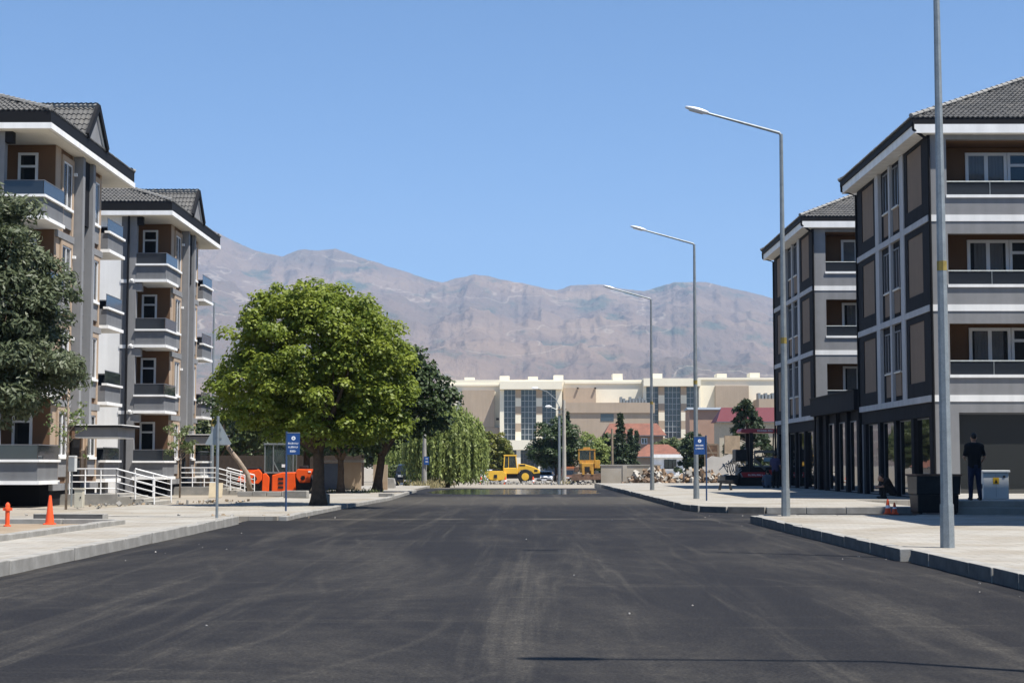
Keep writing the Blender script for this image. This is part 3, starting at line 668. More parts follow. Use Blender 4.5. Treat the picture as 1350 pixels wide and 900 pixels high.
def clump_cloud(centers, radii, n_per, up=.5):
    P = []; N = []; vv = []
    for c, r in zip(centers, radii):
        k = max(6, int(n_per*(r/.5)**2)); d = RNG.normal(size=(k,3)); d /= np.linalg.norm(d,axis=1,keepdims=True)
        d[:,2] = np.where(d[:,2] < -.45, -d[:,2], d[:,2])
        P.append(np.array(c)+d*r*(.55+.5*RNG.random((k,1)))*np.array([1.05,1.05,.8])); N.append(d+np.array([0,0,up])+RNG.normal(size=(k,3))*.45)
        vv.append(RNG.normal(.45+.2*RNG.normal(),.22,k))
    return np.concatenate(P), np.concatenate(N), np.concatenate(vv)
def crown_centers(lobes, n, fill=.45, jitter=.16):
    "points near the skin of a union of ellipsoid lobes (cx,cy,cz,rx,ry,rz)"
    out = []; w = np.array([l[3]*l[5] for l in lobes]); w = w/w.sum()
    while len(out) < n:
        l = lobes[RNG.choice(len(lobes), p=w)]; d = RNG.normal(size=3); d /= np.linalg.norm(d)
        rr = RNG.uniform(fill,1)**.5*(1+jitter*RNG.normal()*.6)
        out.append((l[0]+d[0]*l[3]*rr, l[1]+d[1]*l[4]*rr, l[2]+d[2]*l[5]*rr))
    return out
def tree(name, label, cat, loc, trunk_h, trunk_r, lobes, nclump, rclump, nleaf, leaf, lm, bark=None, group=None, lean=(0,0), up=.5, aspect=1.5, fill=.45):
    t = thing(name, label, cat, loc, 0, group); bark = bark or m_bark
    C = crown_centers(lobes, nclump, fill); rad = [rclump*RNG.uniform(.65,1.3) for _ in C]
    P, N, V = clump_cloud(C, rad, nleaf, up); leaf_mesh('crown', P, N, leaf, lm, t, aspect, var=V)
    mb = MB(); tx, ty = lean; k = 6
    pts = [(tx*i/k+.04*trunk_r*math.sin(i*2.1), ty*i/k, trunk_h*i/k-.05) for i in range(k+1)]
    mb.tube(pts, [trunk_r*(1.45 if i == 0 else 1.12 if i == 1 else 1-.05*i) for i in range(k+1)], 12)
    top = Vector(pts[-1])
    for i in range(min(16, len(C))):
        c = Vector(C[i*len(C)//16 if len(C) >= 16 else i]); mid = top.lerp(c,.5)+Vector((RNG.normal()*.12,RNG.normal()*.12,.15*trunk_h*.3))
        mb.tube([top-Vector((0,0,trunk_h*.12)), top.lerp(mid,.5), mid, c], [trunk_r*.5,trunk_r*.36,trunk_r*.22,trunk_r*.06], 6)
    mb.build('trunk', bark, t, smooth=True)
    return t
# big maple on the left pavement
maple_l = [(-.1,.2,4.6,2.5,2.4,1.7),(-1.6,0,3.4,1.75,1.9,1.25),(1.5,0,3.9,1.5,1.7,1.55),(-.9,-.2,5.4,1.35,1.4,1.0),(.6,0,5.2,1.2,1.4,1.1),(1.9,.1,3.2,1.0,1.3,.9),(-2.0,.2,2.85,1.2,1.4,.7),(0,-.9,3.2,2.0,1.2,1.15),(1.35,0,5.0,.6,.7,.9),(-2.45,.1,3.4,.9,1.1,1.0),(.2,-.2,2.4,1.9,1.6,.65),(1.5,0,2.4,1.3,1.2,.7)]
maple_l = [(a*.97,b,c*1.055,d*.97,e,f*1.04) for a,b,c,d,e,f in maple_l]
for _k in range(26):
    _a = RNG.uniform(0,6.28); _r = RNG.uniform(.2,2.3); maple_l.append((_r*math.cos(_a), _r*math.sin(_a)*.8, 6.15-.5*_r*RNG.uniform(.7,1.2), .28, .28, .6))
tree('maple_tree', 'large yellow-green maple with thick brown trunk on the left pavement', 'tree', (-6.25,50,.1), 1.85, .215, maple_l, 640, .40, 200, .088, lm_maple, fill=.6, up=.6)
lw = [(.3,-1.5,2.0,.55,.5,.35),(-1.0,-1.6,2.15,.5,.45,.3),(.1,-1.7,2.9,.4,.4,.6)]
# darker tree behind it
dk_l = [(.3,0,4.6,1.9,2,1.9),(1.5,0,4.2,1.5,1.5,1.2),(-1.6,0,3.4,1.8,1.8,1.5),(1.6,0,5.0,.9,.9,1.0),(-.3,0,2.6,2.4,2,.9),(2.3,0,4.2,1.2,1.3,1.5),(1.3,0,5.7,1.1,1.2,1.1),(2.9,0,3.9,.6,.8,1.2)]
tree('broadleaf_tree', 'dark green tree with two stems standing behind the maple', 'tree', (-6.6,74,.05), 1.9, .22, dk_l, 300, .5, 70, .14, lm_dark, lean=(.25,0))
tree('broadleaf_tree', 'dark shaded tree with slim stem between the maple and the garden wall', 'tree', (-7.9,71,.05), 1.7, .17, [(.2,0,3.4,2.2,2,1.5),(-.8,0,2.8,1.8,1.6,1.0),(1.1,0,4.2,1.3,1.4,1.1)], 200, .5, 60, .14, lm_dark)
tree('broadleaf_tree', 'leafy dark tree overhanging the cab of the orange roller', 'tree', (-10.6,80,.0), 2.5, .2, [(0,0,4.3,2.6,2.2,1.6),(-2.2,0,3.7,1.6,1.6,1.1),(2,0,3.8,1.6,1.6,1.3)], 240, .55, 60, .15, lm_dark)
# bent bare trunk left of the roller
bt = thing('bent_tree', 'bare crooked pink-brown trunk leaning beside the orange roller', 'tree', (-12.95,74.6,0))
MB().tube([(.5,0,-.05),(.35,0,.9),(-.1,0,1.55),(-.55,0,2.1),(-.75,0,2.7),(-.78,0,3.3)], [.14,.12,.11,.1,.08,.05], 8).build('trunk', m_barkp, bt, smooth=True)
P, N, V = clump_cloud(crown_centers([(-.7,.3,3.9,1.2,1.2,.7)], 40), [.4]*40, 50); leaf_mesh('crown', P, N, .13, lm_dark, bt, var=V)
# olive tree in the left foreground
ol = [(-.3,0,7.7,1.3,1.3,.85),(-.2,0,7.1,1.7,1.7,1.1),(.7,0,6.2,1.3,1.3,1.0),(-.4,0,5.3,2.6,2.3,1.9),(0,0,3.9,2.7,2.3,1.5),(-.6,0,6.5,1.9,1.8,1.2),(-.6,0,2.9,2.1,2.0,1.1),(.6,0,3.7,2.2,1.5,.9),(-.3,-.2,6.9,1.2,1.1,.75),(.9,-.1,5.3,1.4,1.2,1.2)]
tree('ash_tree', 'dark olive leafed tree rising in front of the first beige apartment building', 'tree', (-13.6,40,.0), 2.0, .18, ol, 480, .40, 230, .062, lm_olive, aspect=3.0, fill=.5, up=.3)
# young street trees
def young(label, loc, h, cz, r, nl, gap):
    t = thing('young_tree', label, 'tree', loc, 0, 'young street trees')
    mb = MB().tube([(0,0,-.05),(.02,0,h*.5),(-.02,0,h)], [.04,.034,.015], 8); C = []
    for i in range(gap):
        a = RNG.uniform(0,6.28); z = cz+RNG.normal()*r*.6; rr = r*RNG.uniform(.3,1)
        c = (math.cos(a)*rr, math.sin(a)*rr, z); C.append(c); mb.tube([(0,0,max(h*.35,z-.35)), c], [.012,.004], 5)
    mb.build('trunk', m_barkp, t, smooth=True)
    P, N, V = clump_cloud(C, [.2*RNG.uniform(.6,1.3) for _ in C], nl, .3); leaf_mesh('crown', P, N, .085, lm_young, t, var=V)
young('thin young tree with sparse pale leaves beside the cream meter box', (-13.9,49.5,.03), 4.4, 2.6, .7, 75, 22)
young('small bushy young tree before the second beige building', (-13.9,66,.05), 2.6, 2.2, .6, 170, 26)
# weeping willow
def willow(label, loc, W, H, n):
    t = thing('willow_tree', label, 'tree', loc, 0)
    MB().tube([(0,0,-.1),(.1,0,H*.35),(.3,0,H*.7)], [.3,.24,.12], 10).build('trunk', m_bark, t, smooth=True)
    P = []; N = []; Dr = []; V = []
    for i in range(n):
        d = RNG.normal(size=3); d /= np.linalg.norm(d); d[2] = abs(d[2])
        rr = RNG.uniform(.45,1); c = np.array([d[0]*W*rr, d[1]*W*.8*rr, H*.48+d[2]*H*.5*rr])
        L = RNG.uniform(.3,.98)*c[2]*.95; k = int(L/.11)+3; tt = np.linspace(0,1,k)[:,None]
        out = np.array([d[0],d[1],0])*.35
        p = c+out*np.sqrt(tt)*.8+np.array([0,0,-1])*L*tt**1.2+RNG.normal(size=(k,3))*.05
        P.append(p); N.append(np.tile(d,(k,1))+RNG.normal(size=(k,3))*.6); Dr.append(np.tile([0,0,-1.],(k,1))+RNG.normal(size=(k,3))*.35); V.append(np.full(k,RNG.random())*.6+RNG.random(k)*.4)
    P = np.concatenate(P); leaf_mesh('crown', P, np.concatenate(N), .12, lm_willow, t, 2.8, np.concatenate(Dr), np.concatenate(V)); return t
willow('pale green weeping willow hanging over the verge beside the concrete pole', (-5.2,112,gz(112)), 2.9, 6.0, 1800)
willow('low drooping willow behind the parked black car', (-9.6,136,gz(136)), 2.6, 4.8, 800)
tree('broadleaf_tree', 'yellow-green bushy tree between the willow and the yellow roller', 'tree', (-3.1,186,gz(186)), 1.3, .16, [(0,0,3.2,1.9,1.8,2.4),(.7,0,2.2,1.7,1.7,1.7),(-.9,0,4.0,1.4,1.4,1.6)], 190, .5, 70, .18, lm_yel)
tree('broadleaf_tree', 'round dark green tree behind the pair of tall poles', 'tree', (3.7,172,gz(172)), 2.0, .2, [(0,0,4.2,2.6,2.4,2.3),(1.2,0,3.3,2.2,2,1.8),(-1.4,0,3.2,1.6,1.6,1.5)], 230, .6, 60, .18, lm_dark)
tree('broadleaf_tree', 'bright green tree behind the worn yellow grader', 'tree', (8.0,180,gz(180)), 1.6, .16, [(0,0,3.6,1.5,1.5,2.0),(.9,0,2.6,1.4,1.3,1.6)], 120, .5, 60, .17, lm_willow)
tree('broadleaf_tree', 'dark bushy tree between the grader and the two spruces', 'tree', (10.4,186,gz(186)), 1.2, .16, [(0,0,3.0,2.0,1.5,2.4),(-2,0,2.4,1.6,1.3,1.8)], 130, .55, 55, .19, lm_dark)
def conifer(label, loc, H, W, whorls, name='spruce_tree', droop=.25, dens=1., lm=None, base=.08, power=.9, size=.16):
    t = thing(name, label, 'tree', loc, 0); mb = MB().tube([(0,0,-.1),(0,0,H*.6),(0,0,H)], [W*.09,W*.05,.01], 8)
    P = []; N = []; Dr = []
    for i in range(whorls):
        z = H*(base+(1-base)*i/whorls); r = W*(1-(i/whorls))**power*RNG.uniform(.75,1.15)+.06
        for b in range(int(6+3*dens)):
            a = RNG.uniform(0,6.283); rb = r*RNG.uniform(.6,1.1); e = np.array([math.cos(a)*rb, math.sin(a)*rb, -droop*rb+RNG.normal()*.1])
            mb.tube([(0,0,z),(e[0]*.6,e[1]*.6,z+e[2]*.6+.05),(e[0],e[1],z+e[2])], [.03,.02,.008], 4)
            k = int(22*dens*max(rb,.3)); tt = RNG.uniform(.15,1.05,(k,1)); P.append(np.array([0,0,z])+e*tt+RNG.normal(size=(k,3))*(.07+.09*rb)*np.array([1,1,.7])); N.append(RNG.normal(size=(k,3))+[0,0,.8]); Dr.append(np.tile(e,(k,1))+RNG.normal(size=(k,3))*.5)
    mb.build('trunk', m_bark, t, smooth=True)
    leaf_mesh('crown', np.concatenate(P), np.concatenate(N), size, lm or lm_pine, t, 2.2, np.concatenate(Dr)); return t
conifer('tall narrow dark spruce behind the white board', (10.8,176,gz(176)), 7.6, 1.5, 26, dens=1.4, size=.2)
conifer('smaller spruce beside the tall narrow one', (12.3,182,gz(182)), 6.1, 1.2, 22, dens=1.3, size=.2)
conifer('dark spruce against the pink house wall', (15.3,215,gz(215)), 6.6, 1.3, 20, dens=1.2, size=.24)
conifer('thin dark cypress tip above the bushy trees', (6.5,225,gz(225)), 9.6, 1.0, 22, name='cypress_tree', droop=-.6, dens=1.2, size=.24)
def pine(label, loc, H, W):
    t = thing('pine_tree', label, 'tree', loc, 0); C = []; mb = MB().tube([(0,0,-.1),(.1,0,H*.5),(0,0,H*.95)], [.2,.14,.04], 8)
    for i in range(64):
        z = H*RNG.uniform(.12,1); r = W*(1.06-z/H)**.6*RNG.uniform(.3,1.1); a = RNG.uniform(0,6.28)
        c = (math.cos(a)*r, math.sin(a)*r, z+.25*r); C.append(c); mb.tube([(0,0,z-.1), c], [.05,.015], 5)
    mb.build('trunk', m_bark, t, smooth=True); P, N, V = clump_cloud(C, [.42*RNG.uniform(.6,1.3) for _ in C], 120, .2)
    leaf_mesh('crown', P, N+RNG.normal(size=N.shape)*.6, .16, lm_pine, t, 3.0, var=V)
pine('broad pine rising behind the red canopied paving machine', (19.2,138,gz(138)), 6.9, 2.5)
pine('smaller pine left of the broad one', (16.0,150,gz(150)), 4.6, 1.9)
tree('broadleaf_tree', 'green bush-like tree behind the small white house', 'tree', (22,232,gz(232)), 1.5, .2, [(0,0,3.6,3.4,2.5,2.2),(3,0,3.0,2.5,2.2,2.0),(-3,0,2.8,2.0,1.8,1.5)], 170, .7, 45, .24, lm_bush)
tree('broadleaf_tree', 'green tree glimpsed between the second beige building and the roller', 'tree', (-19.5,104,0), 1.5, .2, [(0,0,3.2,3.5,2,1.4),(4,0,3.0,2.5,2,1.4)], 150, .6, 45, .2, lm_bush)
# dry weeds and grass tufts
def tufts(name, spots, mat, h):
    P = []; N = []; Dr = []
    for x, y, n, sp in spots:
        p = np.stack([RNG.normal(x,sp,n), RNG.normal(y,sp*1.5,n), np.abs(RNG.normal(0,h*.35,n))+gz(y)+h*.2],1); P.append(p); N.append(RNG.normal(size=(n,3))*[1,1,.2]); Dr.append(np.tile([0,0,1.],(n,1))+RNG.normal(size=(n,3))*.35)
    return stuff(leaf_mesh(name, np.concatenate(P), np.concatenate(N), h*.14, mat, None, 4., np.concatenate(Dr)))
tag(tufts('dry_grass', [(-6.9+1.6*RNG.random(),98+3.0*i,110,.4) for i in range(9)]+[(11+i*1.6,118,150,.8) for i in range(6)]+[(4.2,151,40,.3)], lm_dry, .55), 'dry straw coloured weeds along the verge', 'grass')
tag(tufts('green_weeds', [(-8.6+.4*i,72.5,60,.2) for i in range(6)]+[(-6.6+.25*i,104,40,.25) for i in range(6)], lm_bush, .3), 'low green weeds growing at wall feet and on the verge', 'grass')
for i, (x, y, s, lab) in enumerate([(-9.2,118,1.0,'round garden shrub left of the black car'),(17.3,119,.8,'low scrubby bush on the far end of the rubble')]):
    tree('shrub', lab, 'shrub', (x,y,gz(y)), .3, .05, [(0,0,.9*s,1.0*s,.9*s,.7*s)], 40, .3, 60, .13, lm_bush)
# street trees of the next block, standing behind the maple and mirrored in the shop glass
for x, y, h, lab in ((-13,160,1.,'leafy tree behind the black car at the start of the next block'),(-19,190,1.15,'leafy tree of the next block behind the low willow'),(-27,175,1.1,'broad tree behind the second beige building roof line'),(-31,230,1.3,'tall leafy tree far behind the maple'),(-44,250,1.3,'tall leafy tree at the far left of the next block')):
    tree('broadleaf_tree', lab, 'tree', (x,y,gz(y)), 2.0*h, .2*h, [(0,0,4.4*h,3.0*h,2.6*h,2.4*h),(2.2*h,0,3.4*h,2.3*h,2.2*h,1.7*h),(-2.2*h,0,3.3*h,2.2*h,2.2*h,1.7*h)], 170, .75, 34, .26, lm_bush, group='trees of the next block')
# ------------------------------------------------------------------ street furniture
def lamp(label, loc, group='galvanised street lamps along the right kerb'):
    t = thing('street_lamp', label, 'street lamp', loc, 0, group)
    MB().tube([(0,0,0),(0,0,.62)], [.105,.10], 8).build('base_sleeve', m_galv, t)
    MB().tube([(0,0,.60),(0,0,4.0),(0,0,8.9)], [.088,.07,.04], 8).build('pole', m_galv, t)
    MB().tube([(0,0,8.86),(-.04,0,8.93),(-1.72,0,9.40)], [.04,.036,.028], 8).build('arm', m_galv, t, smooth=60)
    MB().tube([(0,0,3.98),(0,0,4.12)], .0725, 8).build('band', M('yellow_band', (.28,.21,.05), .7, var=.3, scale=9), t)
    a = Vector((-1.70,0,9.39)); d = Vector((-.96,0,.27)).normalized(); up = Vector((.27,0,.96)); hd = MB(); N = 8; rows = []
    for i in range(N):
        q = i/(N-1); w = .035+.065*math.sin(math.pi*(q*.86+.1))**.7; th = .025+.035*math.sin(math.pi*(q*.8+.15)); c = a+d*(q*.56)
        rows.append([c+Vector((0,w*math.cos(k*math.pi/4),0))+up*th*math.sin(k*math.pi/4)*(1.3 if k < 4 else .6) for k in range(8)])
    hd.v = [tuple(p) for r_ in rows for p in r_]
    for i in range(N-1):
        for k in range(8): hd.f.append((i*8+k,(i+1)*8+k,(i+1)*8+(k+1)%8,i*8+(k+1)%8)); hd.m.append(0)
    hd.f += [tuple(range(8)), tuple((N-1)*8+k for k in reversed(range(8)))]; hd.m += [0,0]
    h = hd.build('lamp_head', M('lamp_housing', (.62,.64,.66), .4, .2), t, smooth=True)
    MB().box(-.0,.34,-.07,.07,-.012,0).build('lens', M('lamp_lens', (.75,.77,.78), .15), h)
    l = [c for c in h.children][0]; l.location = a+d*.46-up*.03; l.rotation_euler = (0, math.atan2(.27,.96), 0); l.scale = (1,1,1)
    return t
L0 = lamp('galvanised street lamp whose shadow lies across the nearest asphalt', (6.1,9.0,.165))
for lab, y in (('galvanised street lamp with thick base beside the dark metal bin', 23.3), ('galvanised street lamp on the pavement corner by the driveway', 37.45), ('galvanised street lamp directly behind the blue street sign on the right pavement', 56.5), ('galvanised street lamp on the pavement before the rubble heap', 75.5)):
    l2 = copy_tree(L0); l2.location.y = y; l2['label'] = lab
tp = thing('steel_pole', 'thin grey pole with a yellow band beyond the second beige building', 'pole', (-17.0,89,0))
MB().tube([(0,0,-.1),(0,0,10.3)], [.10,.05], 8).build('shaft', m_galv, tp); MB().tube([(0,0,3.45),(0,0,3.85)], .09, 8).build('band', MATS['yellow_band'], tp)

def glyphs(mb, x0, x1, z, h, y, n):
    "small white letter-like strokes, as far as the photograph resolves them"
    w = (x1-x0)/n
    for i in range(n):
        a = x0+i*w; b = a+w*.72; k = random.randrange(5); s = w*.24
        mb.box(a,a+s,y-.002,y,z,z+h)
        if k != 1: mb.box(a+s,b,y-.002,y,z+h*(.78 if k != 3 else .0),z+h*(1. if k != 3 else .2))
        if k in (0,2,4): mb.box(b-s,b,y-.002,y,z,z+h*.78)
        if k in (1,2): mb.box(a+s,b,y-.002,y,z+h*.4,z+h*.58)
def street_sign(label, loc, side, ln):
    t = thing('street_sign', label, 'street sign', loc, 0, 'blue street name signs'); x0, x1 = (0.02,.36) if side > 0 else (-.40,-.03)
    pole = m_blue
    MB().tube([(0,0,-.05),(0,0,2.15)], .026, 8).build('post', M('blue_post', (.03,.07,.16), .5), t, smooth=60)
    p = B('plate', m_blue, t, (x0,x1,-.02,.02,1.52,2.10), bevel=.004); B('top_rail', m_steel, p, (x0,x1,-.024,.024,2.101,2.12))
    c = (x0+x1)/2; mb = MB().lathe([(.055,-.004),(.055,-.001)], (c,-.02,1.965), 20, axis='y'); mb.lathe([(.028,-.0045),(.028,-.0041)], (c,-.02,1.965), 14, axis='y', m=1); mb.build('emblem', [m_signw, M('emblem_grey', (.45,.5,.56), .5)], p)
    mb = MB()
    for z, n, w, h in ln: glyphs(mb, c-w/2, c+w/2, z, h, -.021, n)
    mb.build('lettering', m_signw, p); return t
street_sign('blue street sign with white emblem on the left pavement before the maple', (-6.35,43.8,.095), 1, [(1.80,9,.29,.05),(1.70,8,.27,.05),(1.585,3,.18,.055)])
street_sign('blue street sign with white emblem on the right pavement before a lamp post', (6.1,53.4,.16), -1, [(1.79,8,.26,.05),(1.69,8,.26,.05)])
yt = thing('yield_sign', 'grey back of a triangular road sign on a steel post at the kerb corner', 'road sign', (-6.75,36.0,.165))
MB().tube([(0,0,-.05),(0,0,2.26)], .032, 8).build('post', m_galv, yt, smooth=60)
MB().prism([(-.27,1.62),(.27,1.62),(.29,1.65),(.03,2.12),(-.03,2.12),(-.29,1.65)], .04, .055).build('plate', M('sign_back', (.36,.40,.41), .5, .2), yt)
B('clamp', m_galv, yt, (-.08,.08,.033,.039,1.75,1.79), (-.06,.06,.033,.039,1.95,1.99))

def cone(label, loc, h, r, stripes, group=None):
    t = thing('traffic_cone', label, 'traffic cone', loc, 0, group)
    MB().lathe([(r,.03),(r*.96,.05),(r*.32,h*.93),(r*.22,h),(.001,h)], n=20).build('cone', m_cone, t, smooth=50)
    B('base', m_cone, t, (-r*1.15,r*1.15,-r*1.15,r*1.15,0,.03), bevel=.008)
    for a, b in stripes: MB().lathe([(r*(.96-.66*a)+.004,h*a),(r*(.96-.66*b)+.004,h*b)], n=20).build('stripe', m_signw, t, smooth=50)
cone('tall plain orange traffic cone standing by the dirt bed', (-9.3,32.0,.165), .58, .09, [])
cone('small orange and white cone, left of the pair by the kerb', (10.05,44.55,.0), .40, .09, [(.25,.6)], 'small striped cones by the kerb')
cone('small orange and white cone, right of the pair by the kerb', (10.2,44.4,.0), .32, .08, [(.3,.6)], 'small striped cones by the kerb')
hy = thing('hydrant', 'slim orange-red hydrant post beside the dirt bed', 'hydrant', (-9.82,31,.165))
MB().lathe([(.07,0),(.07,.03),(.042,.04),(.042,.30),(.06,.31),(.06,.36),(.045,.37),(.045,.42),(.02,.46),(.001,.465)], n=14).build('barrel', m_cone, hy, smooth=40)
B('outlet', m_cone, hy, (.04,.085,-.025,.025,.31,.36), (-.085,-.04,-.025,.025,.31,.36))
# bin and electric cabinet
bn = thing('metal_bin', 'dark metal bin with a flared rim standing behind the first lamp post', 'bin', (10.95,43.1,-.0))
mbn = M('dark_green_metal', (.03,.036,.042), .45, .3, var=.3, scale=5)
mb = MB(); mb.add([(-.53,-.4,.09),(.53,-.4,.09),(.53,.4,.09),(-.53,.4,.09),(-.54,-.46,.56),(.54,-.46,.56),(.54,.46,.56),(-.54,.46,.56)],[(0,3,2,1),(0,1,5,4),(1,2,6,5),(2,3,7,6),(3,0,4,7),(4,5,6,7)]); mb.build('lower_body', m_blackm, bn, bevel=.02)
mb = MB(); mb.add([(-.57,-.48,.561),(.57,-.48,.561),(.57,.48,.561),(-.57,.48,.561),(-.58,-.55,1.05),(.58,-.55,1.05),(.58,.55,1.05),(-.58,.55,1.05)],[(0,1,5,4),(1,2,6,5),(2,3,7,6),(3,0,4,7),(0,3,2,1),(4,5,6,7)]); ub = mb.build('upper_body', mbn, bn, bevel=.02)
B('rim', m_rust, ub, (-.61,.61,-.58,-.5,1.051,1.10), (-.61,.61,.5,.58,1.051,1.10), (-.61,-.53,-.499,.499,1.051,1.10), (.53,.61,-.499,.499,1.051,1.10))
B('foot', m_blackm, bn, (-.5,-.4,-.35,.35,0,.09), (.4,.5,-.35,.35,0,.09))
B('lifting_plate', mbn, ub, (-.5,.1,-.535,-.51,.93,.99))
cb = thing('electric_cabinet', 'pale grey electric cabinet with a yellow warning sign by the shop window', 'cabinet', (13.45,46.2,.38))
mc = M('cabinet_grey', (.56,.57,.56), .55, var=.06)
B('body', mc, cb, (-.36,.36,-.2,.2,.0,.74), bevel=.01); B('lid', mc, cb, (-.40,.40,-.24,.24,.741,.81), bevel=.015)
B('door_seam', m_pvcg, cb, (-.003,.003,-.203,-.2005,.05,.7)); B('lock', m_black, cb, (.2,.26,-.215,-.2,.6,.66)); B('conduit_box', m_black, cb, (-.42,-.361,-.1,.06,.3,.42))
MB().box(-.085,.085,-.206,-.2005,.42,.6).build('warning_sign', M('warning_yellow', (.85,.50,.02), .5), cb)
MB().prism([(-.045,.45),(.045,.45),(0,.56)], -.209, -.2065).build('warning_triangle', m_black, cb)
tb = thing('meter_box', 'cream meter box standing at the foot of the thin young tree', 'cabinet', (-13.6,49.9,.03)); mcr = M('cream_metal', (.62,.58,.47), .6)
B('body', mcr, tb, (-.13,.13,-.12,.12,0,.55), bevel=.01); B('lid', mcr, tb, (-.15,.15,-.14,.14,.551,.6)); B('lock', m_black, tb, (.05,.08,-.135,-.12,.28,.34))
tb = thing('wall_box', 'light grey utility box fixed beside the first beige building entrance', 'cabinet', (-14.85,53.5,1.12)); B('body', mc, tb, (-.14,.14,-.12,.12,0,.52), bevel=.01); B('door', m_steel, tb, (-.11,.11,-.13,-.121,.04,.48)); B('bracket', m_galv, tb, (-.02,.02,-.02,.06,-1.2,-.001))
wb = thing('plywood_board', 'pale plywood board leaning near the second building stairs', 'board', (-12.6,66.8,.0)); o = MB().box(-.28,.28,-.02,.02,0,.62).build('sheet', M('plywood', (.62,.52,.36), .8), wb); o.rotation_euler = (R(-18),0,0)
# loose kerbs and slabs
for i, (x, y, z, rz, s, lab) in enumerate([(-9.0,35.2,.10,86,(1.6,1.6,.5),'dark sided kerb block lying by the driveway edge'),(-7.95,60.5,.1,70,(1,1,1),'kerb block lying on the left pavement beyond the maple'),(-6.05,50.6,.1,20,(.9,.7,1.3),'short dark kerb block at the maple roots'),(-4.95,63,.0,75,(1,.6,.8),'broken kerb piece on the road edge left of the wet patch')]):
    o = mkobj('kerb_block', kt_mesh if i in (0,2) else ks_mesh); o.location = (x,y,z+.1); o.rotation_euler = (0,0,R(rz)); o.scale = s; tag(o, lab, 'kerb block', 'loose kerb blocks')  # two of the blocks have the shade-coloured side faces
    b_ = o.modifiers.new('bevel','BEVEL'); b_.width = .02
cbk = thing('concrete_barrier', 'pale concrete block barrier on the left verge before the black car', 'barrier', (-7.15,86,.0))
MB().prism([(-.5,0),(.45,0),(.5,.35),(.42,.62),(-.2,.66),(-.45,.5)], -.3, .3).build('block', m_rough, cbk, bevel=.03)
lw_ = thing('low_wall', 'low raw concrete wall in front of the orange roller', 'wall', (-10.9,69,.0))
for i in range(4): B('block', m_rough, lw_, (-1.15+.62*i,-.55+.62*i,-.12,.12,0,.21+.01*(i%2)), bevel=.02)
sf = stuff(MB().build('loose_rubble', m_rough)); bpy.data.objects.remove(sf)
def rocks(name, label, cat, spots, mat, smin, smax):
    mb = MB()
    for (x, y, z, n, sx, sy, hz) in spots:
        for i in range(n):
            u, w = RNG.normal()*.45, RNG.normal()*.45
            c = Vector((x+sx*u, y+sy*w, z+max(0,hz*(1-(u*u+w*w)*.9)*RNG.uniform(.5,1)))); s = RNG.uniform(smin,smax)
            rm = Euler((RNG.uniform(0,6),RNG.uniform(0,6),RNG.uniform(0,6))).to_matrix(); d = [s*RNG.uniform(.6,1.4), s*RNG.uniform(.5,1.1), s*RNG.uniform(.35,.8)]
            pv = [c+rm@Vector((d[0]*a*RNG.uniform(.7,1),d[1]*b*RNG.uniform(.7,1),d[2]*e*RNG.uniform(.7,1))) for e in (-.5,.5) for a,b in ((-.5,-.5),(.5,-.5),(.5,.5),(-.5,.5))]
            mb.add(pv, [(0,3,2,1),(4,5,6,7),(0,1,5,4),(1,2,6,5),(2,3,7,6),(3,0,4,7)], RNG.integers(0, len(mat)))
    return tag(stuff(mb.build(name, mat)), label, cat)
m_rub = [M('rubble_brown', (.36,.25,.16), .95, var=.3, scale=2), M('rubble_grey', (.42,.39,.34), .95, var=.25, scale=2), M('rubble_dark', (.22,.15,.10), .95, var=.3, scale=2)]
rocks('rubble_heap', 'long heap of broken brown masonry behind the right pavement', 'rubble', [(8.0+i*.85,107.5+.8*math.sin(i),gz(107),75,1.3,1.7,1.0+.4*math.sin(i*1.7)) for i in range(8)], m_rub, .14, .5)
rocks('dirt_clods', 'stony spoil around the building stairs on the left', 'rubble', [(-10.6,42.5,.0,40,4,1.6,.05),(-12.6,52,.0,45,1.6,1.5,.1),(-7.2,39.8,.06,22,2.2,.4,.02),(-11,58,0,40,2,3,.06)], [m_dirt, m_rough], .03, .15)
rocks('road_litter', 'scattered pale pebbles and litter on the asphalt', 'litter', [(4.9,21,.0,6,.5,8,0),(-5.2,26,.0,7,.9,9,0),(2.5,34,0,4,4,8,0),(-.5,16,0,4,4,8,0),(5.0,42,0,8,.8,4,0)], [m_rough], .012, .04)
gravel = rocks('gravel', 'grey gravel strip beneath the yellow roller', 'gravel', [(-2+2.2*i,160,gz(160),60,2.2,6,.25) for i in range(5)], [m_rough, m_rub[1]], .1, .35)
# poles
up = thing('utility_pole', 'short tapering concrete pole carrying a small blue sign beside the willow', 'pole', (-6.0,100.5,gz(100)))
MB().tube([(0,0,-.1),(0,0,2.5),(0,0,4.15)], [.17,.12,.085], 10).build('shaft', m_rough, up, smooth=60)
p = B('plate', m_blue, up, (-.02,.30,-.20,-.17,1.45,1.95)); mb = MB(); glyphs(mb,.07,.25,1.6,.08,-.201,4); glyphs(mb,.1,.22,1.78,.09,-.201,2); mb.build('lettering', m_signw, p)
MB().tube([(0,0,3.62),(0,0,3.72)], .11, 10).build('clamp', m_blackm, up)
up = thing('utility_pole', 'tall pale concrete pole with curved double lamp arm beside the round tree', 'pole', (4.05,152,gz(152)))
MB().tube([(0,0,-.1),(0,0,7.9)], [.20,.13], 10).build('shaft', M('pale_concrete', (.46,.42,.36), .9), up, smooth=60)
MB().tube([(-.45,.1,-.1),(-.45,.1,7.3)], [.14,.10], 8).build('steel_stay', m_galv, up, smooth=60)
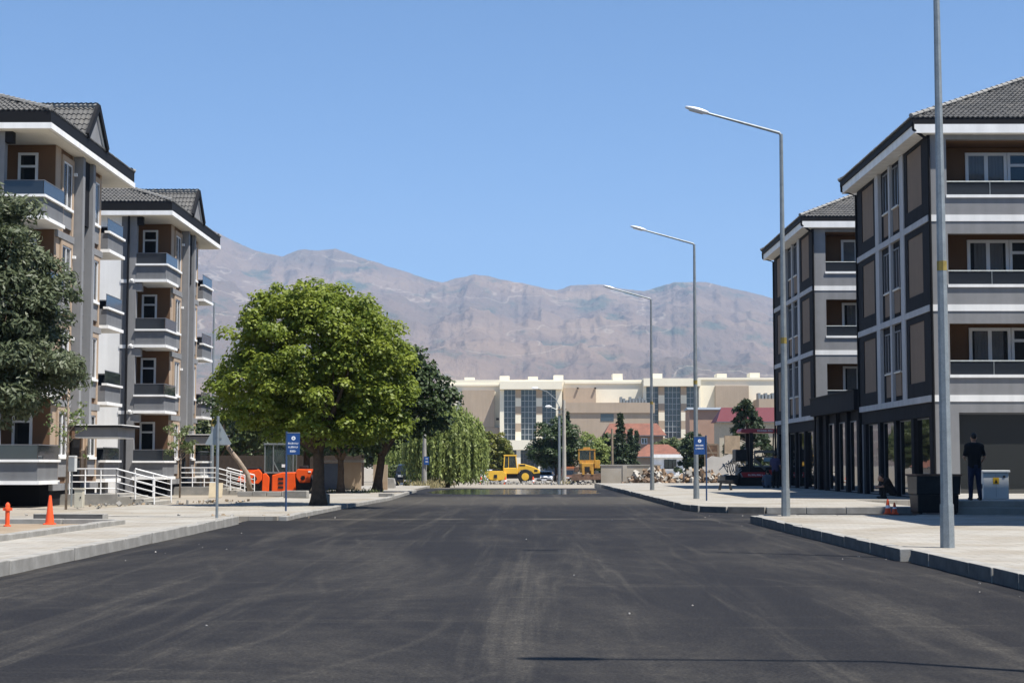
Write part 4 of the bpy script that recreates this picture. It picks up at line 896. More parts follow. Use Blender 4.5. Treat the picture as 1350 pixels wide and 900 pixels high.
ar = MB(); ar.tube([(-.4,0,7.2),(-.8,0,8.0),(-1.6,0,8.7),(-2.5,0,9.0)], .04, 6).tube([(-.4,0,6.9),(-.9,0,7.1),(-1.3,0,7.25)], .04, 6); ar.build('lamp_arm', m_galv, up, smooth=60)
for p_, a in (((-2.75,0,9.03),0),((-1.5,0,7.3),20)): 
    MB().lathe([(.02,-.3),(.11,-.15),(.13,.1),(.05,.32)], n=10, axis='x').build('lamp_head', m_signw, up, smooth=50, loc=p_)
B('insulator_bar', m_wood, up, (-.6,.25,-.06,.06,7.0,7.1), (-.6,.25,-.06,.06,6.5,6.6))
wp_ = thing('wooden_pole', 'thin old wooden pole right of the worn yellow grader', 'pole', (8.55,152,gz(152))); MB().tube([(0,0,-.1),(0,0,5.2)], [.13,.10], 8).build('shaft', m_wood, wp_, smooth=60); B('crossbar', m_wood, wp_, (-.4,.4,-.05,.05,4.7,4.8), (-.35,.35,-.05,.05,4.3,4.4))
wd = thing('white_board', 'small white notice board standing before the spruces', 'board', (10.15,152,gz(152))); B('panel', m_signw, wd, (-.38,.38,-.03,.03,.45,1.5)); B('leg', m_galv, wd, (-.3,-.25,-.02,.02,0,.45)); B('leg', m_galv, wd, (.25,.3,-.02,.02,0,.45))

# ------------------------------------------------------------------ people
def person(label, loc, rz, J, shirt, trousers, capm=None, group=None, vox=.022):
    t = thing('person', label, 'person', loc, rz, group); S = {}
    def chain(pts, rad, out):
        for (a, ra), (b, rb) in zip(zip(pts, rad), list(zip(pts, rad))[1:]):
            a = Vector(a); b = Vector(b); L = (b-a).length; n = max(2, int(L/.035))
            for i in range(n+1):
                q = i/n; ball(a.lerp(b,q), ra+(rb-ra)*q, out)
    def ball(c, r, out, sc_=(1,1,1)):
        n, m = 10, 6; k = len(out.v)
        out.v.append((c[0],c[1],c[2]+r*sc_[2]))
        for i in range(1,m):
            for j in range(n):
                th = math.pi*i/m; ph = 2*math.pi*j/n; out.v.append((c[0]+r*sc_[0]*math.sin(th)*math.cos(ph), c[1]+r*sc_[1]*math.sin(th)*math.sin(ph), c[2]+r*sc_[2]*math.cos(th)))
        out.v.append((c[0],c[1],c[2]-r*sc_[2])); e = len(out.v)-1
        for j in range(n): out.f.append((k,k+1+j,k+1+(j+1)%n)); out.m.append(0); out.f.append((e,k+1+(m-2)*n+(j+1)%n,k+1+(m-2)*n+j)); out.m.append(0)
        for i in range(m-2):
            for j in range(n): a = k+1+i*n+j; b = k+1+i*n+(j+1)%n; out.f.append((a,a+n,b+n,b)); out.m.append(0)
    def fin(mb, name, mat):
        o = mb.build(name, mat, t); r_ = o.modifiers.new('remesh','REMESH'); r_.mode = 'VOXEL'; r_.voxel_size = vox; r_.use_smooth_shade = True
        s_ = o.modifiers.new('smooth','SMOOTH'); s_.factor = .5; s_.iterations = 4; return o
    V = {k: Vector(v) for k, v in J.items()}
    sh = (V['shl']+V['shr'])/2; hip = (V['hl']+V['hr'])/2
    def torso(out, e):
        for i in range(9):
            q = i/8; c = hip.lerp(sh, q); wd = .145+.035*q+e-.03*math.sin(q*math.pi); 
            ax = (V['shr']-V['shl']).normalized()
            for u in (-1,-.5,0,.5,1): ball(c+ax*u*(wd-.085), .105+.01*math.sin(q*3)+e, out)
        for s in ('l','r'): ball(V['sh'+s], .075+e, out)
    body = MB(); torso(body, 0); nk = V['head']-Vector((0,0,.1)); chain([sh+Vector((0,0,.03)), nk], [.06,.055], body)
    ball(V['head'], .098, body, (.82,.98,1.22))
    f = V['face'].normalized(); ball(V['head']+f*.095-Vector((0,0,.02)), .02, body, (1,1,1.4)); ball(V['head']+f*.05-Vector((0,0,.075)), .06, body)
    sd_ = f.cross(Vector((0,0,1))).normalized()
    for s in (-1,1): ball(V['head']+sd_*s*.083-Vector((0,0,.01)), .024, body, (.6,.9,1.3))
    for s in ('l','r'):
        chain([V['sh'+s],V['el'+s],V['wr'+s]], [.056,.044,.032], body); chain([V['h'+s],V['kn'+s],V['an'+s]], [.088,.06,.042], body)
        d = (V['wr'+s]-V['el'+s]).normalized(); w = V['wr'+s]+d*.05; ball(w, .04, body); sx = d.cross(Vector((0,1,0)) if abs(d.y) < .8 else Vector((1,0,0))).normalized()
        for i in range(4): chain([w+sx*(i-1.5)*.02, w+sx*(i-1.5)*.022+d*(.075+.012*(1.5-abs(i-1.5)))+Vector((0,0,-.01))], [.0105,.009], body)
        chain([w-sx*.035, w-sx*.06+d*.045], [.012,.01], body)
    fin(body, 'body', m_skin)
    s_ = MB(); torso(s_, .016)
    for s in ('l','r'): chain([V['sh'+s], V['sh'+s].lerp(V['el'+s],.75)], [.074,.062], s_)
    fin(s_, 'shirt', shirt)
    tr = MB(); ball(hip, .15, tr, (1.12,.85,.8))
    for s in ('l','r'): chain([V['h'+s],V['kn'+s],V['an'+s]], [.103,.078,.062], tr)
    fin(tr, 'trousers', trousers)
    so_ = MB()
    for s in ('l','r'):
        a = V['an'+s]-Vector((0,0,.045)); tf = V.get('toe', V['face']); tf = Vector((tf.x,tf.y,0)).normalized(); chain([a-tf*.04, a+tf*.17], [.05,.042], so_)
    fin(so_, 'shoes', m_black)
    hr = MB(); ball(V['head']+Vector((0,0,.03))-f*.018, .103, hr, (.84,1.0,1.0)); fin(hr, 'hair', capm or m_hair)
    return t
st_J = dict(head=(0,.03,1.64),face=(.1,1,-.15),shl=(-.19,0,1.40),shr=(.19,0,1.40),ell=(-.27,.02,1.12),elr=(.27,-.02,1.12),wrl=(-.16,.24,1.08),wrr=(.24,.16,.98),hl=(-.09,0,.90),hr=(.09,0,.90),knl=(-.10,.02,.49),knr=(.10,.0,.49),anl=(-.12,0,.085),anr=(.12,-.04,.085))
m_tee = M('black_cotton', (.013,.013,.015), .95, var=.15); m_jean = M('navy_denim', (.022,.030,.065), .9, var=.2, scale=8)
J2 = {k: tuple(c*1.04 for c in v) for k, v in st_J.items()}
person('man in black T-shirt and navy jeans standing at the shop window', (12.35,44.2,.38), 6, J2, m_tee, m_jean)
sq_J = dict(head=(-.30,0,.74),face=(-1,-.2,-.25),shl=(-.10,-.19,.62),shr=(-.10,.19,.62),ell=(-.30,-.2,.42),elr=(-.30,.2,.42),wrl=(-.42,-.08,.40),wrr=(-.42,.06,.42),hl=(.16,-.09,.20),hr=(.16,.09,.20),knl=(-.22,-.13,.46),knr=(-.22,.13,.46),anl=(-.20,-.13,.085),anr=(-.20,.13,.085),toe=(-1,0,0))
person('person in dark clothes squatting against the arcade columns', (12.9,57.0,.165), 10, sq_J, m_tee, M('dark_trousers', (.02,.02,.022), .9))
si_J = dict(head=(0,.08,.80),face=(.2,1,-.2),shl=(-.19,.02,.56),shr=(.19,.02,.56),ell=(-.26,.16,.34),elr=(.26,.16,.34),wrl=(-.12,.36,.36),wrr=(.12,.36,.36),hl=(-.1,0,.12),hr=(.1,0,.12),knl=(-.2,.38,.32),knr=(.2,.38,.32),anl=(-.1,.66,.07),anr=(.1,.66,.07))
person('person in a grey-blue shirt sitting on the ground before the paving machine', (12.55,82.5,.165), 0, si_J, M('grey_blue_cotton', (.12,.15,.20), .95), m_jean)
person('person in a purple-blue shirt standing beside the paving machine', (12.85,82.0,.165), -30, st_J, M('purple_blue_cotton', (.07,.065,.14), .95), M('black_trousers', (.015,.015,.018), .9))
# ------------------------------------------------------------------ machines and vehicles
def tyre(parent, c, r, w, rim=None, axis='y', rr=.55):
    o = MB().lathe([(r*.5,-w/2),(r*.93,-w/2),(r,-w*.32),(r,w*.32),(r*.93,w/2),(r*.5,w/2)], (0,0,0), 24, axis=axis).build('wheel', m_black, parent, smooth=40, loc=c)
    MB().lathe([(r*.12,-w*.53),(r*.3,-w*.53),(r*rr,-w*.515),(r*rr,w*.515),(r*.3,w*.53),(r*.12,w*.53)], (0,0,0), 18, axis=axis).build('rim', rim or m_steel, o, smooth=40)
    return o
# yellow single drum roller, seen from its side
yr = thing('road_roller', 'yellow single drum road roller parked across the end of the street', 'roller', (-3.62,165,gz(165)+.0))
MB().lathe([(.2,-1.05),(.74,-1.05),(.75,-1.0),(.75,1.0),(.74,1.05),(.2,1.05)], (1.02,0,.75), 30, axis='y').build('drum', m_blackm, yr, smooth=40)
for s in (-1,1): MB().prism([(.0,.95),(.1,1.25),(.45,1.32),(1.75,1.32),(2.15,1.05),(2.15,.62),(1.9,.42),(1.05,.34),(.5,.42),(.1,.72)], s*1.1-.07, s*1.1+.07).build('drum_frame', m_yellow, yr, bevel=.03)
B('frame_crossbar', m_yellow, yr, (.0,.2,-1.03,1.03,.85,1.22), (1.85,2.15,-1.03,1.03,.6,1.2)); B('drum_hub', m_blackm, yr, (.88,1.2,-1.22,-1.171,.6,.95))
B('hitch', m_blackm, yr, (2.15,3.4,-.35,.35,.55,1.15)); B('chassis', m_blackm, yr, (3.0,5.3,-.55,.55,.6,1.15))
MB().prism([(1.8,1.3),(2.25,1.02),(3.3,1.02),(3.3,1.62),(2.6,1.64),(1.8,1.62)], -.75, .75).build('cab_base', m_yellow, yr, bevel=.04)
cabf = MB()
for x in (1.86,3.2):
    for y in (-.7,.7): cabf.bar((x,y,1.6),(x+(.1 if x < 2 else -.12),y*.96,2.85),.1,.1)
cabf.bar((2.35,-.7,1.6),(2.35,-.68,2.85),.06,.06); cabf.box(1.85,3.2,-.74,.74,2.82,2.95); cab = cabf.build('cab', m_yellow, yr, bevel=.02)
B('cab_glass', glass_mat('tinted_glass', (.03,.04,.04), .05, .6, .45), cab, (1.95,3.05,-.66,-.65,1.66,2.8), (1.95,3.05,.65,.66,1.66,2.8), (1.93,1.94,-.62,.62,1.66,2.8), (3.06,3.07,-.62,.62,1.66,2.8))
B('seat', m_black, yr, (2.4,2.9,-.25,.25,1.6,1.95), (2.8,2.95,-.25,.25,1.95,2.4))
MB().prism([(3.3,1.05),(3.3,2.05),(3.95,2.02),(4.9,1.75),(5.5,1.42),(5.55,1.1),(4.9,1.0),(4.6,1.3),(3.6,1.4)], -.62, .62).build('hood', m_yellow, yr, bevel=.05)
B('grille', m_blackm, yr, (3.45,4.05,-.64,-.621,1.82,1.98), (4.95,5.3,-.64,-.621,1.25,1.45)); B('bumper', m_blackm, yr, (4.75,5.55,-.6,.6,.62,1.05))
for s in (-1,1): tyre(yr, (4.05,s*.9,.75), .75, .55, m_yellow, rr=.5)
# worn yellow grader seen end on
gr = thing('road_grader', 'worn yellow motor grader with rusty blade facing the street', 'grader', (6.45,158,gz(158)))
for s in (-1,1): tyre(gr, (s*1.15,.4,.55), .55, .4, m_rust, axis='x'); tyre(gr, (s*1.05,3.6,.65), .65, .45, m_rust, axis='x')
MB().prism([(-1.55,.35),(1.55,.45),(1.6,1.0),(1.2,1.05),(.3,.95),(-.4,1.05),(-1.5,.95)], -.25, .05).build('blade', m_rust, gr, bevel=.02)
B('front_axle', m_rust, gr, (-1.0,1.0,.3,.5,.45,.65)); B('arm', m_oldyel, gr, (-.5,-.28,-.3,.0,.95,1.75)); B('arm', m_oldyel, gr, (.38,.62,-.3,.0,.95,1.75))
B('hood', m_oldyel, gr, (-.55,.6,.1,3.9,1.1,2.05), bevel=.05); B('grille', m_blackm, gr, (-.25,.25,.06,.099,1.15,1.7))
B('dashboard', m_oldyel, gr, (-.72,.75,.9,2.4,2.0,2.35)); cf = MB()
for x in (-.78,.8):
    for y in (.95,2.4): cf.bar((x,y,2.3),(x*.96,y,3.3),.1,.1)
cf.box(-.85,.87,.85,2.5,3.3,3.4); cf.box(-.35,.35,1.1,1.7,3.4,3.6); cb_ = cf.build('cab', m_oldyel, gr, bevel=.02)
B('cab_glass', MATS['tinted_glass'], cb_, (-.7,.72,.94,.95,2.36,3.29), (-.7,.72,2.4,2.41,2.36,3.29)); B('mullion', m_oldyel, cb_, (.28,.33,.9,.939,2.36,3.29))
B('engine_side_box', m_oldyel, gr, (.75,1.3,.9,2.2,1.55,2.35), bevel=.04); B('tank', m_rust, gr, (-1.2,-.75,.8,2.0,1.2,1.7), bevel=.05)
# orange tandem roller beside the second building
orr = thing('road_roller', 'orange tandem roller with grey glazed cab standing under the trees', 'roller', (-13.85,77.2,.0))
for x in (1.0,3.5): MB().lathe([(.15,-.6),(.5,-.6),(.5,.6),(.15,.6)], (x,0,.5), 26, axis='y').build('drum', m_blackm, orr, smooth=40)
for s in (-1,1):
    MB().prism([(.44,.55),(.5,.78),(.8,.92),(1.45,1.14),(1.62,.95),(1.6,.62),(1.45,.45),(1.2,.45)], s*.66-.05, s*.66+.05).build('drum_yoke', m_orange, orr, bevel=.03)
    MB().prism([(3.22,1.05),(3.3,1.14),(3.95,1.12),(3.97,.95),(3.88,.50),(3.4,.48),(3.22,.75)], s*.66-.05, s*.66+.05).build('drum_yoke', m_orange, orr, bevel=.03)
    for x, z in ((1.27,.68),(3.55,.72)): MB().lathe([(.12,-.004),(.12,.004)], (x,s*.714,z), 6, axis='y').build('emblem', m_blackm, orr)
MB().prism([(1.6,.08),(1.93,.08),(1.95,.75),(1.78,.95),(1.62,.9)], -.62, .62).build('articulation_guard', m_orange, orr, bevel=.03)
MB().prism([(2.07,.08),(3.2,.08),(3.2,.98),(2.6,.98),(2.08,.85)], -.68, .68).build('body', m_orange, orr, bevel=.04)
B('frame_joint', m_blackm, orr, (1.9,2.1,-.4,.4,.2,.9)); B('chassis_beam', m_blackm, orr, (.7,3.75,-.35,.35,.62,.92)); B('understructure', m_blackm, orr, (1.0,3.55,-.5,.5,.1,.93)); B('drum_scraper', m_blackm, orr, (.40,.52,-.6,.6,.3,.5)); B('drum_scraper', m_blackm, orr, (3.98,4.08,-.6,.6,.3,.5)); B('water_tank', m_blackm, orr, (.62,1.4,-.5,.5,1.1,1.22), bevel=.03); B('exhaust_guard', m_blackm, orr, (3.3,3.7,-.2,.2,1.11,1.3), bevel=.03); B('rear_light', m_signw, orr, (3.80,3.93,-.73,-.711,.98,1.05)); B('yoke_bridge', m_orange, orr, (.55,1.5,-.6,.6,1.02,1.1), (3.35,3.9,-.6,.6,1.03,1.11))
for i in range(3): B('grille_slot', m_blackm, orr, (2.38,2.62,-.70,-.681,.22+.2*i,.33+.2*i))
cf = MB()
for x in (1.72,2.12,2.72,3.06):
    for y in (-.55,.55): cf.bar((x,y,.95),(x,y,2.28),.05,.05)
cf.bar((2.12,-.56,1.5),(2.4,-.56,.98),.045); cf.box(1.66,3.12,-.6,.6,2.28,2.36); cf.box(1.7,3.08,-.57,.57,.93,1.0); oc = cf.build('cab', m_galv, orr)
B('cab_glass', glass_mat('pale_cab_glass', (.05,.08,.08), .05, .8, .3), oc, (1.72,3.06,-.545,-.54,1.0,2.28), (1.72,3.06,.54,.545,1.0,2.28), (1.71,1.715,-.53,.53,1.0,2.28), (3.06,3.065,-.53,.53,1.0,2.28))
B('seat', m_black, orr, (2.2,2.6,-.25,.25,1.0,1.45), (2.5,2.65,-.25,.25,1.45,1.95)); B('paper', m_signw, oc, (2.52,2.70,-.56,-.551,1.22,1.36)); B('steering_column', m_black, orr, (1.95,2.05,-.05,.05,1.0,1.6))
# asphalt paver with a red canopy
pv = thing('asphalt_paver', 'black and red asphalt paving machine with a long red canopy', 'paver', (11.0,91,.165))
mcn = M('canopy_red', (.56,.09,.11), .5)
cnp = MB().prism([(1.2,3.0),(1.3,3.17),(4.3,3.17),(4.4,3.0),(4.3,2.94),(1.3,2.94)], -.9, .9).build('canopy', mcn, pv, bevel=.02)
mb = MB(); glyphs(mb, 2.15, 3.05, 3.0, .10, -.902, 9); mb.build('canopy_lettering', m_signw, cnp)
for y in (-.75,.75): MB().bar((1.82,y,.7),(1.82,y,2.95),.2,.12).build('canopy_post', m_blackm, pv); MB().bar((3.22,y,.7),(3.3,y,2.95),.07,.07).build('canopy_post', m_blackm, pv)
B('engine_housing', m_blackm, pv, (.95,1.6,-.7,.7,1.35,2.02), bevel=.05); B('chassis', m_blackm, pv, (1.1,4.3,-.7,.7,.35,1.1)); B('platform', m_steel, pv, (2.0,4.3,-.95,.95,1.05,1.13))
MB().tube([(1.62,-.5,1.2),(1.55,-.5,1.45),(1.52,-.5,2.1)], .05, 8).build('exhaust', m_galv, pv, smooth=50)
rl = MB(); rl.bar((1.95,-.95,1.9),(4.2,-.95,1.9),.07,.14); rl.bar((1.95,-.95,1.6),(4.2,-.95,1.6),.05,.07)
for x in (1.97,3.18,4.18): rl.bar((x,-.95,1.1),(x,-.95,1.9),.06,.06)
rl.bar((1.95,-.97,1.5),(2.55,-.97,.9),.12,.12); rl.build('guard_rail', M('grey_brown_steel', (.20,.19,.17), .6), pv)
B('console', M('console_blue', (.30,.48,.56), .4), pv, (2.48,2.92,-.98,-.90,1.36,1.56)); B('seat', m_black, pv, (3.0,3.4,-.3,.3,1.13,1.6), (3.3,3.45,-.3,.3,1.6,2.1))
sp_ = B('side_panel', m_red, pv, (1.25,2.55,-1.0,-.71,.48,.76), bevel=.03); mb = MB(); glyphs(mb, 1.6, 2.45, .56, .09, -1.002, 9); mb.build('panel_lettering', m_signw, sp_)
MB().prism([(2.7,.88),(3.15,.88),(3.1,.35)], -1.0, -.71).build('side_wedge', m_red, pv)
for s in (-1,1):
    MB().prism([(1.0,.1),(1.25,0),(4.0,0),(4.25,.15),(4.2,.42),(1.1,.46)], s*.85-.15, s*.85+.15).build('crawler_track', m_black, pv, bevel=.03)
sc_ = B('screed', m_blackm, pv, (.3,1.0,-1.2,1.2,.12,.6), bevel=.03); mb = MB()
for i in range(26):
    a = Vector((RNG.uniform(.25,1.3),RNG.uniform(-1.3,-.6),RNG.uniform(.3,1.3))); mb.bar(a, a+Vector((RNG.normal()*.2,RNG.normal()*.1,RNG.normal()*.2)), .045)
stuff(mb.build('screed_linkage', m_steel, sc_))
mb = MB()
for k in range(4): mb.tube([(.45+.12*k,-1.25,.75),(.38+.1*k,-1.28,1.2),(.7+.1*k,-1.2,1.38),(.95+.06*k,-1.0,1.1)], .022, 6)
mb.build('hydraulic_hose', m_black, sc_, smooth=True)
B('hopper_wing', m_rust, pv, (4.3,4.9,-1.2,1.2,.5,1.2))
tr = thing('trestle', 'low black metal trestle standing on the right pavement in front of the paver', 'trestle', (9.5,75.5,.165))
B('top', m_blackm, tr, (-.36,.36,-.15,.15,.34,.46))
for s in (-1,1): MB().bar((s*.2,-.1,.34),(s*.27,-.15,0),.08).bar((s*.2,.1,.34),(s*.27,.15,0),.08).build('leg', m_blackm, tr)

def car(name, label, loc, rz, paint, W=1.72, L=4.2, H=1.45, suv=0., cat='car'):
    t = thing(name, label, cat, loc, rz); h0 = .26+.06*suv; hb = .86+.15*suv; w = W/2      # front towards -y
    prof = [(-L/2,h0+.15),(-L/2+.03,hb-.22),(-L/2+.2,hb-.1),(-L*.20,hb),(-.05*L,H-.06),(.06*L,H),(.30*L,H-.03),(.42*L,hb+.1),(L/2-.05,hb),(L/2,h0+.2),(L/2-.1,h0),(-L/2+.1,h0)]
    body = MB(); n = len(prof)
    for s, k in ((-1,0),(1,n)):
        for y, z in prof: body.v.append((s*w*(1-.20*max(0,(z-hb)/(H-hb))-.05*max(0,(.5-z))), y, z))
    body.f = [tuple(range(n)), tuple(reversed(range(n,2*n)))]+[(i,n+i,n+(i+1)%n,(i+1)%n) for i in range(n)]; body.m = [0]*len(body.f)
    body.build('body', paint, t, bevel=.05)
    def scr(y0,z0,y1,z1,name_):
        k = lambda z: w*(1-.20*max(0,(z-hb)/(H-hb)))-.1; d = -.012 if y0 < 0 else .012
        MB().add([(-k(z0),y0+d,z0+.012),(k(z0),y0+d,z0+.012),(k(z1),y1+d,z1+.012),(-k(z1),y1+d,z1+.012),(-k(z0),y0-d*2,z0-.02),(k(z0),y0-d*2,z0-.02),(k(z1),y1-d*2,z1-.02),(-k(z1),y1-d*2,z1-.02)],[(0,1,2,3),(0,4,5,1),(2,6,7,3),(1,5,6,2),(3,7,4,0)]).build(name_, m_glass, t)
    scr(-L*.19,hb+.04,-.06*L,H-.09,'windscreen'); scr(.41*L,hb+.13,.315*L,H-.06,'rear_window')
    for s in (-1,1):
        g = MB(); xo = lambda z: s*(w*(1-.20*max(0,(z-hb)/(H-hb)))+.006)
        pts = [(-L*.15,hb+.03),(-.03*L,H-.1),(.28*L,H-.1),(.38*L,hb+.05)]
        g.add([(xo(z),y,z) for y,z in pts]+[(xo(z)-s*.03,y,z) for y,z in pts],[(0,1,2,3),(0,4,5,1),(1,5,6,2),(2,6,7,3),(3,7,4,0)]); g.build('side_window', m_glass, t)
        for y in (-L*.31,L*.30): tyre(t, (s*(w-.1),y,.31+.04*suv), .31+.04*suv, .2, m_steel, axis='x')
        MB().box(s*w*.62-.19,s*w*.62+.19,-L/2-.015,-L/2+.08,hb-.30,hb-.16).build('headlight', M('lamp_glass', (.7,.72,.75), .1), t, bevel=.02)
        MB().box(s*w*.72-.12,s*w*.72+.12,L/2-.06,L/2+.012,hb-.30,hb-.1).build('tail_light', M('tail_red', (.4,.01,.01), .3), t)
        MB().box(*sorted((s*(w+.005),s*(w+.17))),-L*.16,-L*.13,hb+.02,hb+.14).build('mirror', paint, t)
    B('grille', m_black, t, (-w*.36,w*.36,-L/2-.008,-L/2+.05,hb-.32,hb-.2)); B('bumper', m_black, t, (-w*.9,w*.9,-L/2-.03,-L/2+.1,h0+.04,h0+.2)); B('number_plate', m_signw, t, (-.26,.26,-L/2-.04,-L/2-.031,h0+.08,h0+.19))
    return t
pw = M('white_car_paint', (.72,.73,.74), .25, var=.02); pb = M('black_car_paint', (.012,.012,.014), .2, var=.05); pd = M('dark_blue_paint', (.02,.03,.06), .3, var=.05)
car('parked_car', 'black sport utility car parked on the verge left of the concrete pole', (-8.15,117,gz(117)), 4, pb, 1.75, 4.4, 1.62, 1.)
car('parked_car', 'white car parked behind the drum of the yellow roller', (-3.7,176,gz(176)), 8, pw)
car('parked_car', 'white low car parked behind the tail of the yellow roller', (2.55,172,gz(172)), -4, pw, 1.75, 4.2, 1.3)
car('parked_van', 'dark blue van standing behind the low white car', (3.5,183,gz(183)), 0, pd, 1.9, 4.8, 2.3, 1., 'van')
car('parked_car', 'rust brown car half hidden beside the pair of poles', (4.85,166,gz(166)), 10, M('brown_car_paint', (.16,.08,.05), .35), 1.75, 4.2, 1.5)
tk = thing('parked_truck', 'small orange truck body behind the pair of poles', 'truck', (4.9,170,gz(170))); B('cargo_bed', M('orange_brown_paint', (.50,.16,.06), .6, var=.2), tk, (-.6,1.0,0,3,.75,1.75), bevel=.03)
B('bed_rail', m_rust, tk, (-.62,1.02,-.03,.0,1.2,1.26), (-.62,1.02,-.03,.0,1.5,1.56)); B('cab', m_oldyel, tk, (-.5,.9,3.1,4.6,.6,2.0), bevel=.08); B('chassis', m_blackm, tk, (-.4,.8,-.05,4.6,.5,.74))
for s in (-.45,.85):
    for y in (.6,3.8): tyre(tk, (s,y,.4), .4, .25, m_rust, axis='x')
sg = thing('barrier_board', 'blank grey-white board on a thin stand behind the yellow roller drum', 'board', (-4.15,172,gz(172))); B('panel', m_signw, sg, (-.45,.35,-.03,.03,1.75,2.3)); B('stand', m_galv, sg, (.1,.25,-.03,.03,0,1.75))
for i, (x, y) in enumerate(((-3.95,160.5),(-1.55,160.5),(1.2,160.5))):
    cone(('striped cone before the roller drum','striped cone between the roller drum and its wheel','striped cone behind the roller wheel')[i], (x,y,gz(160)), .75, .17, [(.3,.55)], 'cones around the yellow roller')

# ------------------------------------------------------------------ background buildings
m_cream = M('cream_cladding', (.78,.72,.58), .85, var=.04, scale=.3); m_tan = M('tan_cladding', (.40,.315,.235), .85, var=.06, scale=.3, streak=.05); m_cwin = glass_mat('curtain_wall', (.05,.065,.08), .1, .7)
m_pink = M('pink_render', (.50,.32,.23), .9, var=.08, scale=.5); m_rtile = M('red_tile', (.25,.105,.07), .9, var=.2, scale=2, c2=(.19,.085,.06)); m_rmetal = M('red_metal_roof', (.135,.022,.03), .6, var=.08)
ml = thing('office_complex', 'long cream and tan office complex with tall window bays below the mountains', 'building', (0,350,gz(350)))
YD = 350.
def pr(u0, u1, v0, v1, y0, y1):
    x0, zt = px(u0, v0, YD); x1, zb = px(u1, v1, YD); g = gz(350); return (x0,x1,y0,y1,max(zb-g,-.1),zt-g)
B('main_wall', m_cream, ml, pr(575,1110,500,640,2,40)); B('roof_parapet', m_cream, ml, pr(575,660,505.5,508,1.7,2), pr(745,848,502,505,1.7,2), pr(922,1110,497,500,1.7,2))
B('upper_wall', m_cream, ml, pr(745,848,504,500.01,2.2,30)[:4]+pr(745,848,503,500.2,2.2,30)[4:])
for a in ((609,652,514,563),(743,786,511,551),(944,988,508,541)): B('tan_panel', m_tan, ml, pr(*a,.8,1.99))
B('tan_panel', m_tan, ml, pr(612,658,563.2,600,.9,1.99)); B('wing', m_tan, ml, pr(743,858,545.5,640,-6,1.98)); B('wing_parapet', m_tan, ml, pr(742,860,532,545.3,-6.3,1.97)); B('wing', m_tan, ml, pr(995,1110,527,600,-6,1.98))
B('wing_window', m_cwin, ml, pr(790,807,546.5,556,-6.06,-6.001))
for k, (u, v) in enumerate(((618,496),(665,494),(703,495),(737,493),(816,491),(869,491),(955,491),(999,490))): B('roof_box', m_cream, ml, pr(u-6.5,u+6.5,v,502,4,9))
mb = MB()
for i in range(9): mb.box(*pr(816+i*4.0,819+i*4.0,524+2*(i%3),531.8,-4,-1))
for i in range(6): mb.box(*pr(996+i*4.5,999+i*4.5,519+2*(i%2),526.8,-4,-1))
mb.build('roof_plant', m_galv, ml)
def bay(strips, u0, u1, vt, vb, rows):
    o = B('bay_frame', m_cream, ml, pr(u0,u1,vt-10.5,vt-.2,-1.6,1.95), pr(u0,strips[0][0]-.05,vt,vb,-.4,1.95), pr(strips[-1][1]+.05,u1,vt,vb,-.4,1.95))
    for (a, b), (c, d) in zip(strips, strips[1:]):
        n = 6
        for i in range(n): B('pier_panel', m_tan if i % 2 == 0 else m_cream, o, pr(b+.05,c-.05,vt+(vb-vt)*i/n,vt+(vb-vt)*(i+1)/n-.05,-.3,1.9))
    for a, b in strips:
        w = B('window_strip', m_cwin, ml, pr(a,b,vt,vb,.6,1.9)); mu = MB(); n = max(3, round((b-a)/5.2))
        for i in range(n+1): u = a+(b-a)*i/n; mu.box(*pr(u-.28,u+.28,vt,vb,.35,.6))
        for j in range(rows+1): v = vt+(vb-vt)*j/rows; mu.box(*pr(a,b,v-.3,v+.3,.33,.61))
        mu.build('mullions', M('mullion_grey', (.5,.53,.56), .5), w)
bay(((664.5,679.5),(687,707),(715,733)), 659, 741, 513.5, 580, 9); bay(((852,868),(876,897.5),(905,921)), 848, 923, 509.5, 577, 9)
B('entrance_block', m_cream, ml, pr(672,712,580.3,593,-5,1.9)); B('entrance_column', m_cream, ml, pr(681,686.5,593.2,640,-4.6,-3.6), pr(709,712,593.2,640,-4.6,-3.6))
w = B('entrance_glass', m_cwin, ml, pr(676,709,593.2,640,-2,-1.9)); mu = MB()
for i in range(8): mu.box(*pr(676+i*4.7,676.6+i*4.7,593.2,640,-2.2,-2.01))
for j in range(6): mu.box(*pr(676,709,597+j*6,597.6+j*6,-2.21,-2.01))
mu.build('mullions', m_pvcg, w)
for u, v in ((597,515),(602,527),(656,552),(762,511.5),(785,511.5)): B('vent', m_dark2, ml, pr(u-2,u+2,v-1.5,v+1.5,.7,.85) if v > 512 and v < 560 and u < 660 else pr(u-1.2,u+1.2,v-1,v+1,.3,.7))
def house(label, u0, u1, vr, ve, vb, Y, wall, roof, ridge=.25, wins=(), depth=7, flat=False, eave=.5):
    t = thing('house', label, 'house', (0,Y,gz(Y))); g = gz(Y)
    x0, zr = px(u0, vr, Y); x1, ze = px(u1, ve, Y); zb = px(u0, vb, Y)[1]; zr -= g; ze -= g
    B('wall', wall, t, (x0,x1,0,depth,-.3,ze))
    a, b = x0-eave, x1+eave; w_ = b-a; rx = w_*ridge
    MB().add([(a,-eave,ze+.002),(b,-eave,ze+.002),(b,depth+eave,ze+.002),(a,depth+eave,ze+.002),(a+rx,depth/2,zr),(b-rx,depth/2,zr)],[(0,1,5,4),(2,3,4,5),(3,0,4),(1,2,5),(3,2,1,0)]).build('roof', roof, t)
    B('gutter', m_pvcg, t, (a-.05,b+.05,-eave-.1,-eave-.001,ze-.08,ze+.06))
    for p, q, r_, s in wins:
        xa, zt = px(p, r_, Y); xb, zb_ = px(q, s, Y); window(t, 'window', (-.001,xa,xb,zb_-g,zt-g), 'y', 2, side=-1, fw=.1)
    return t
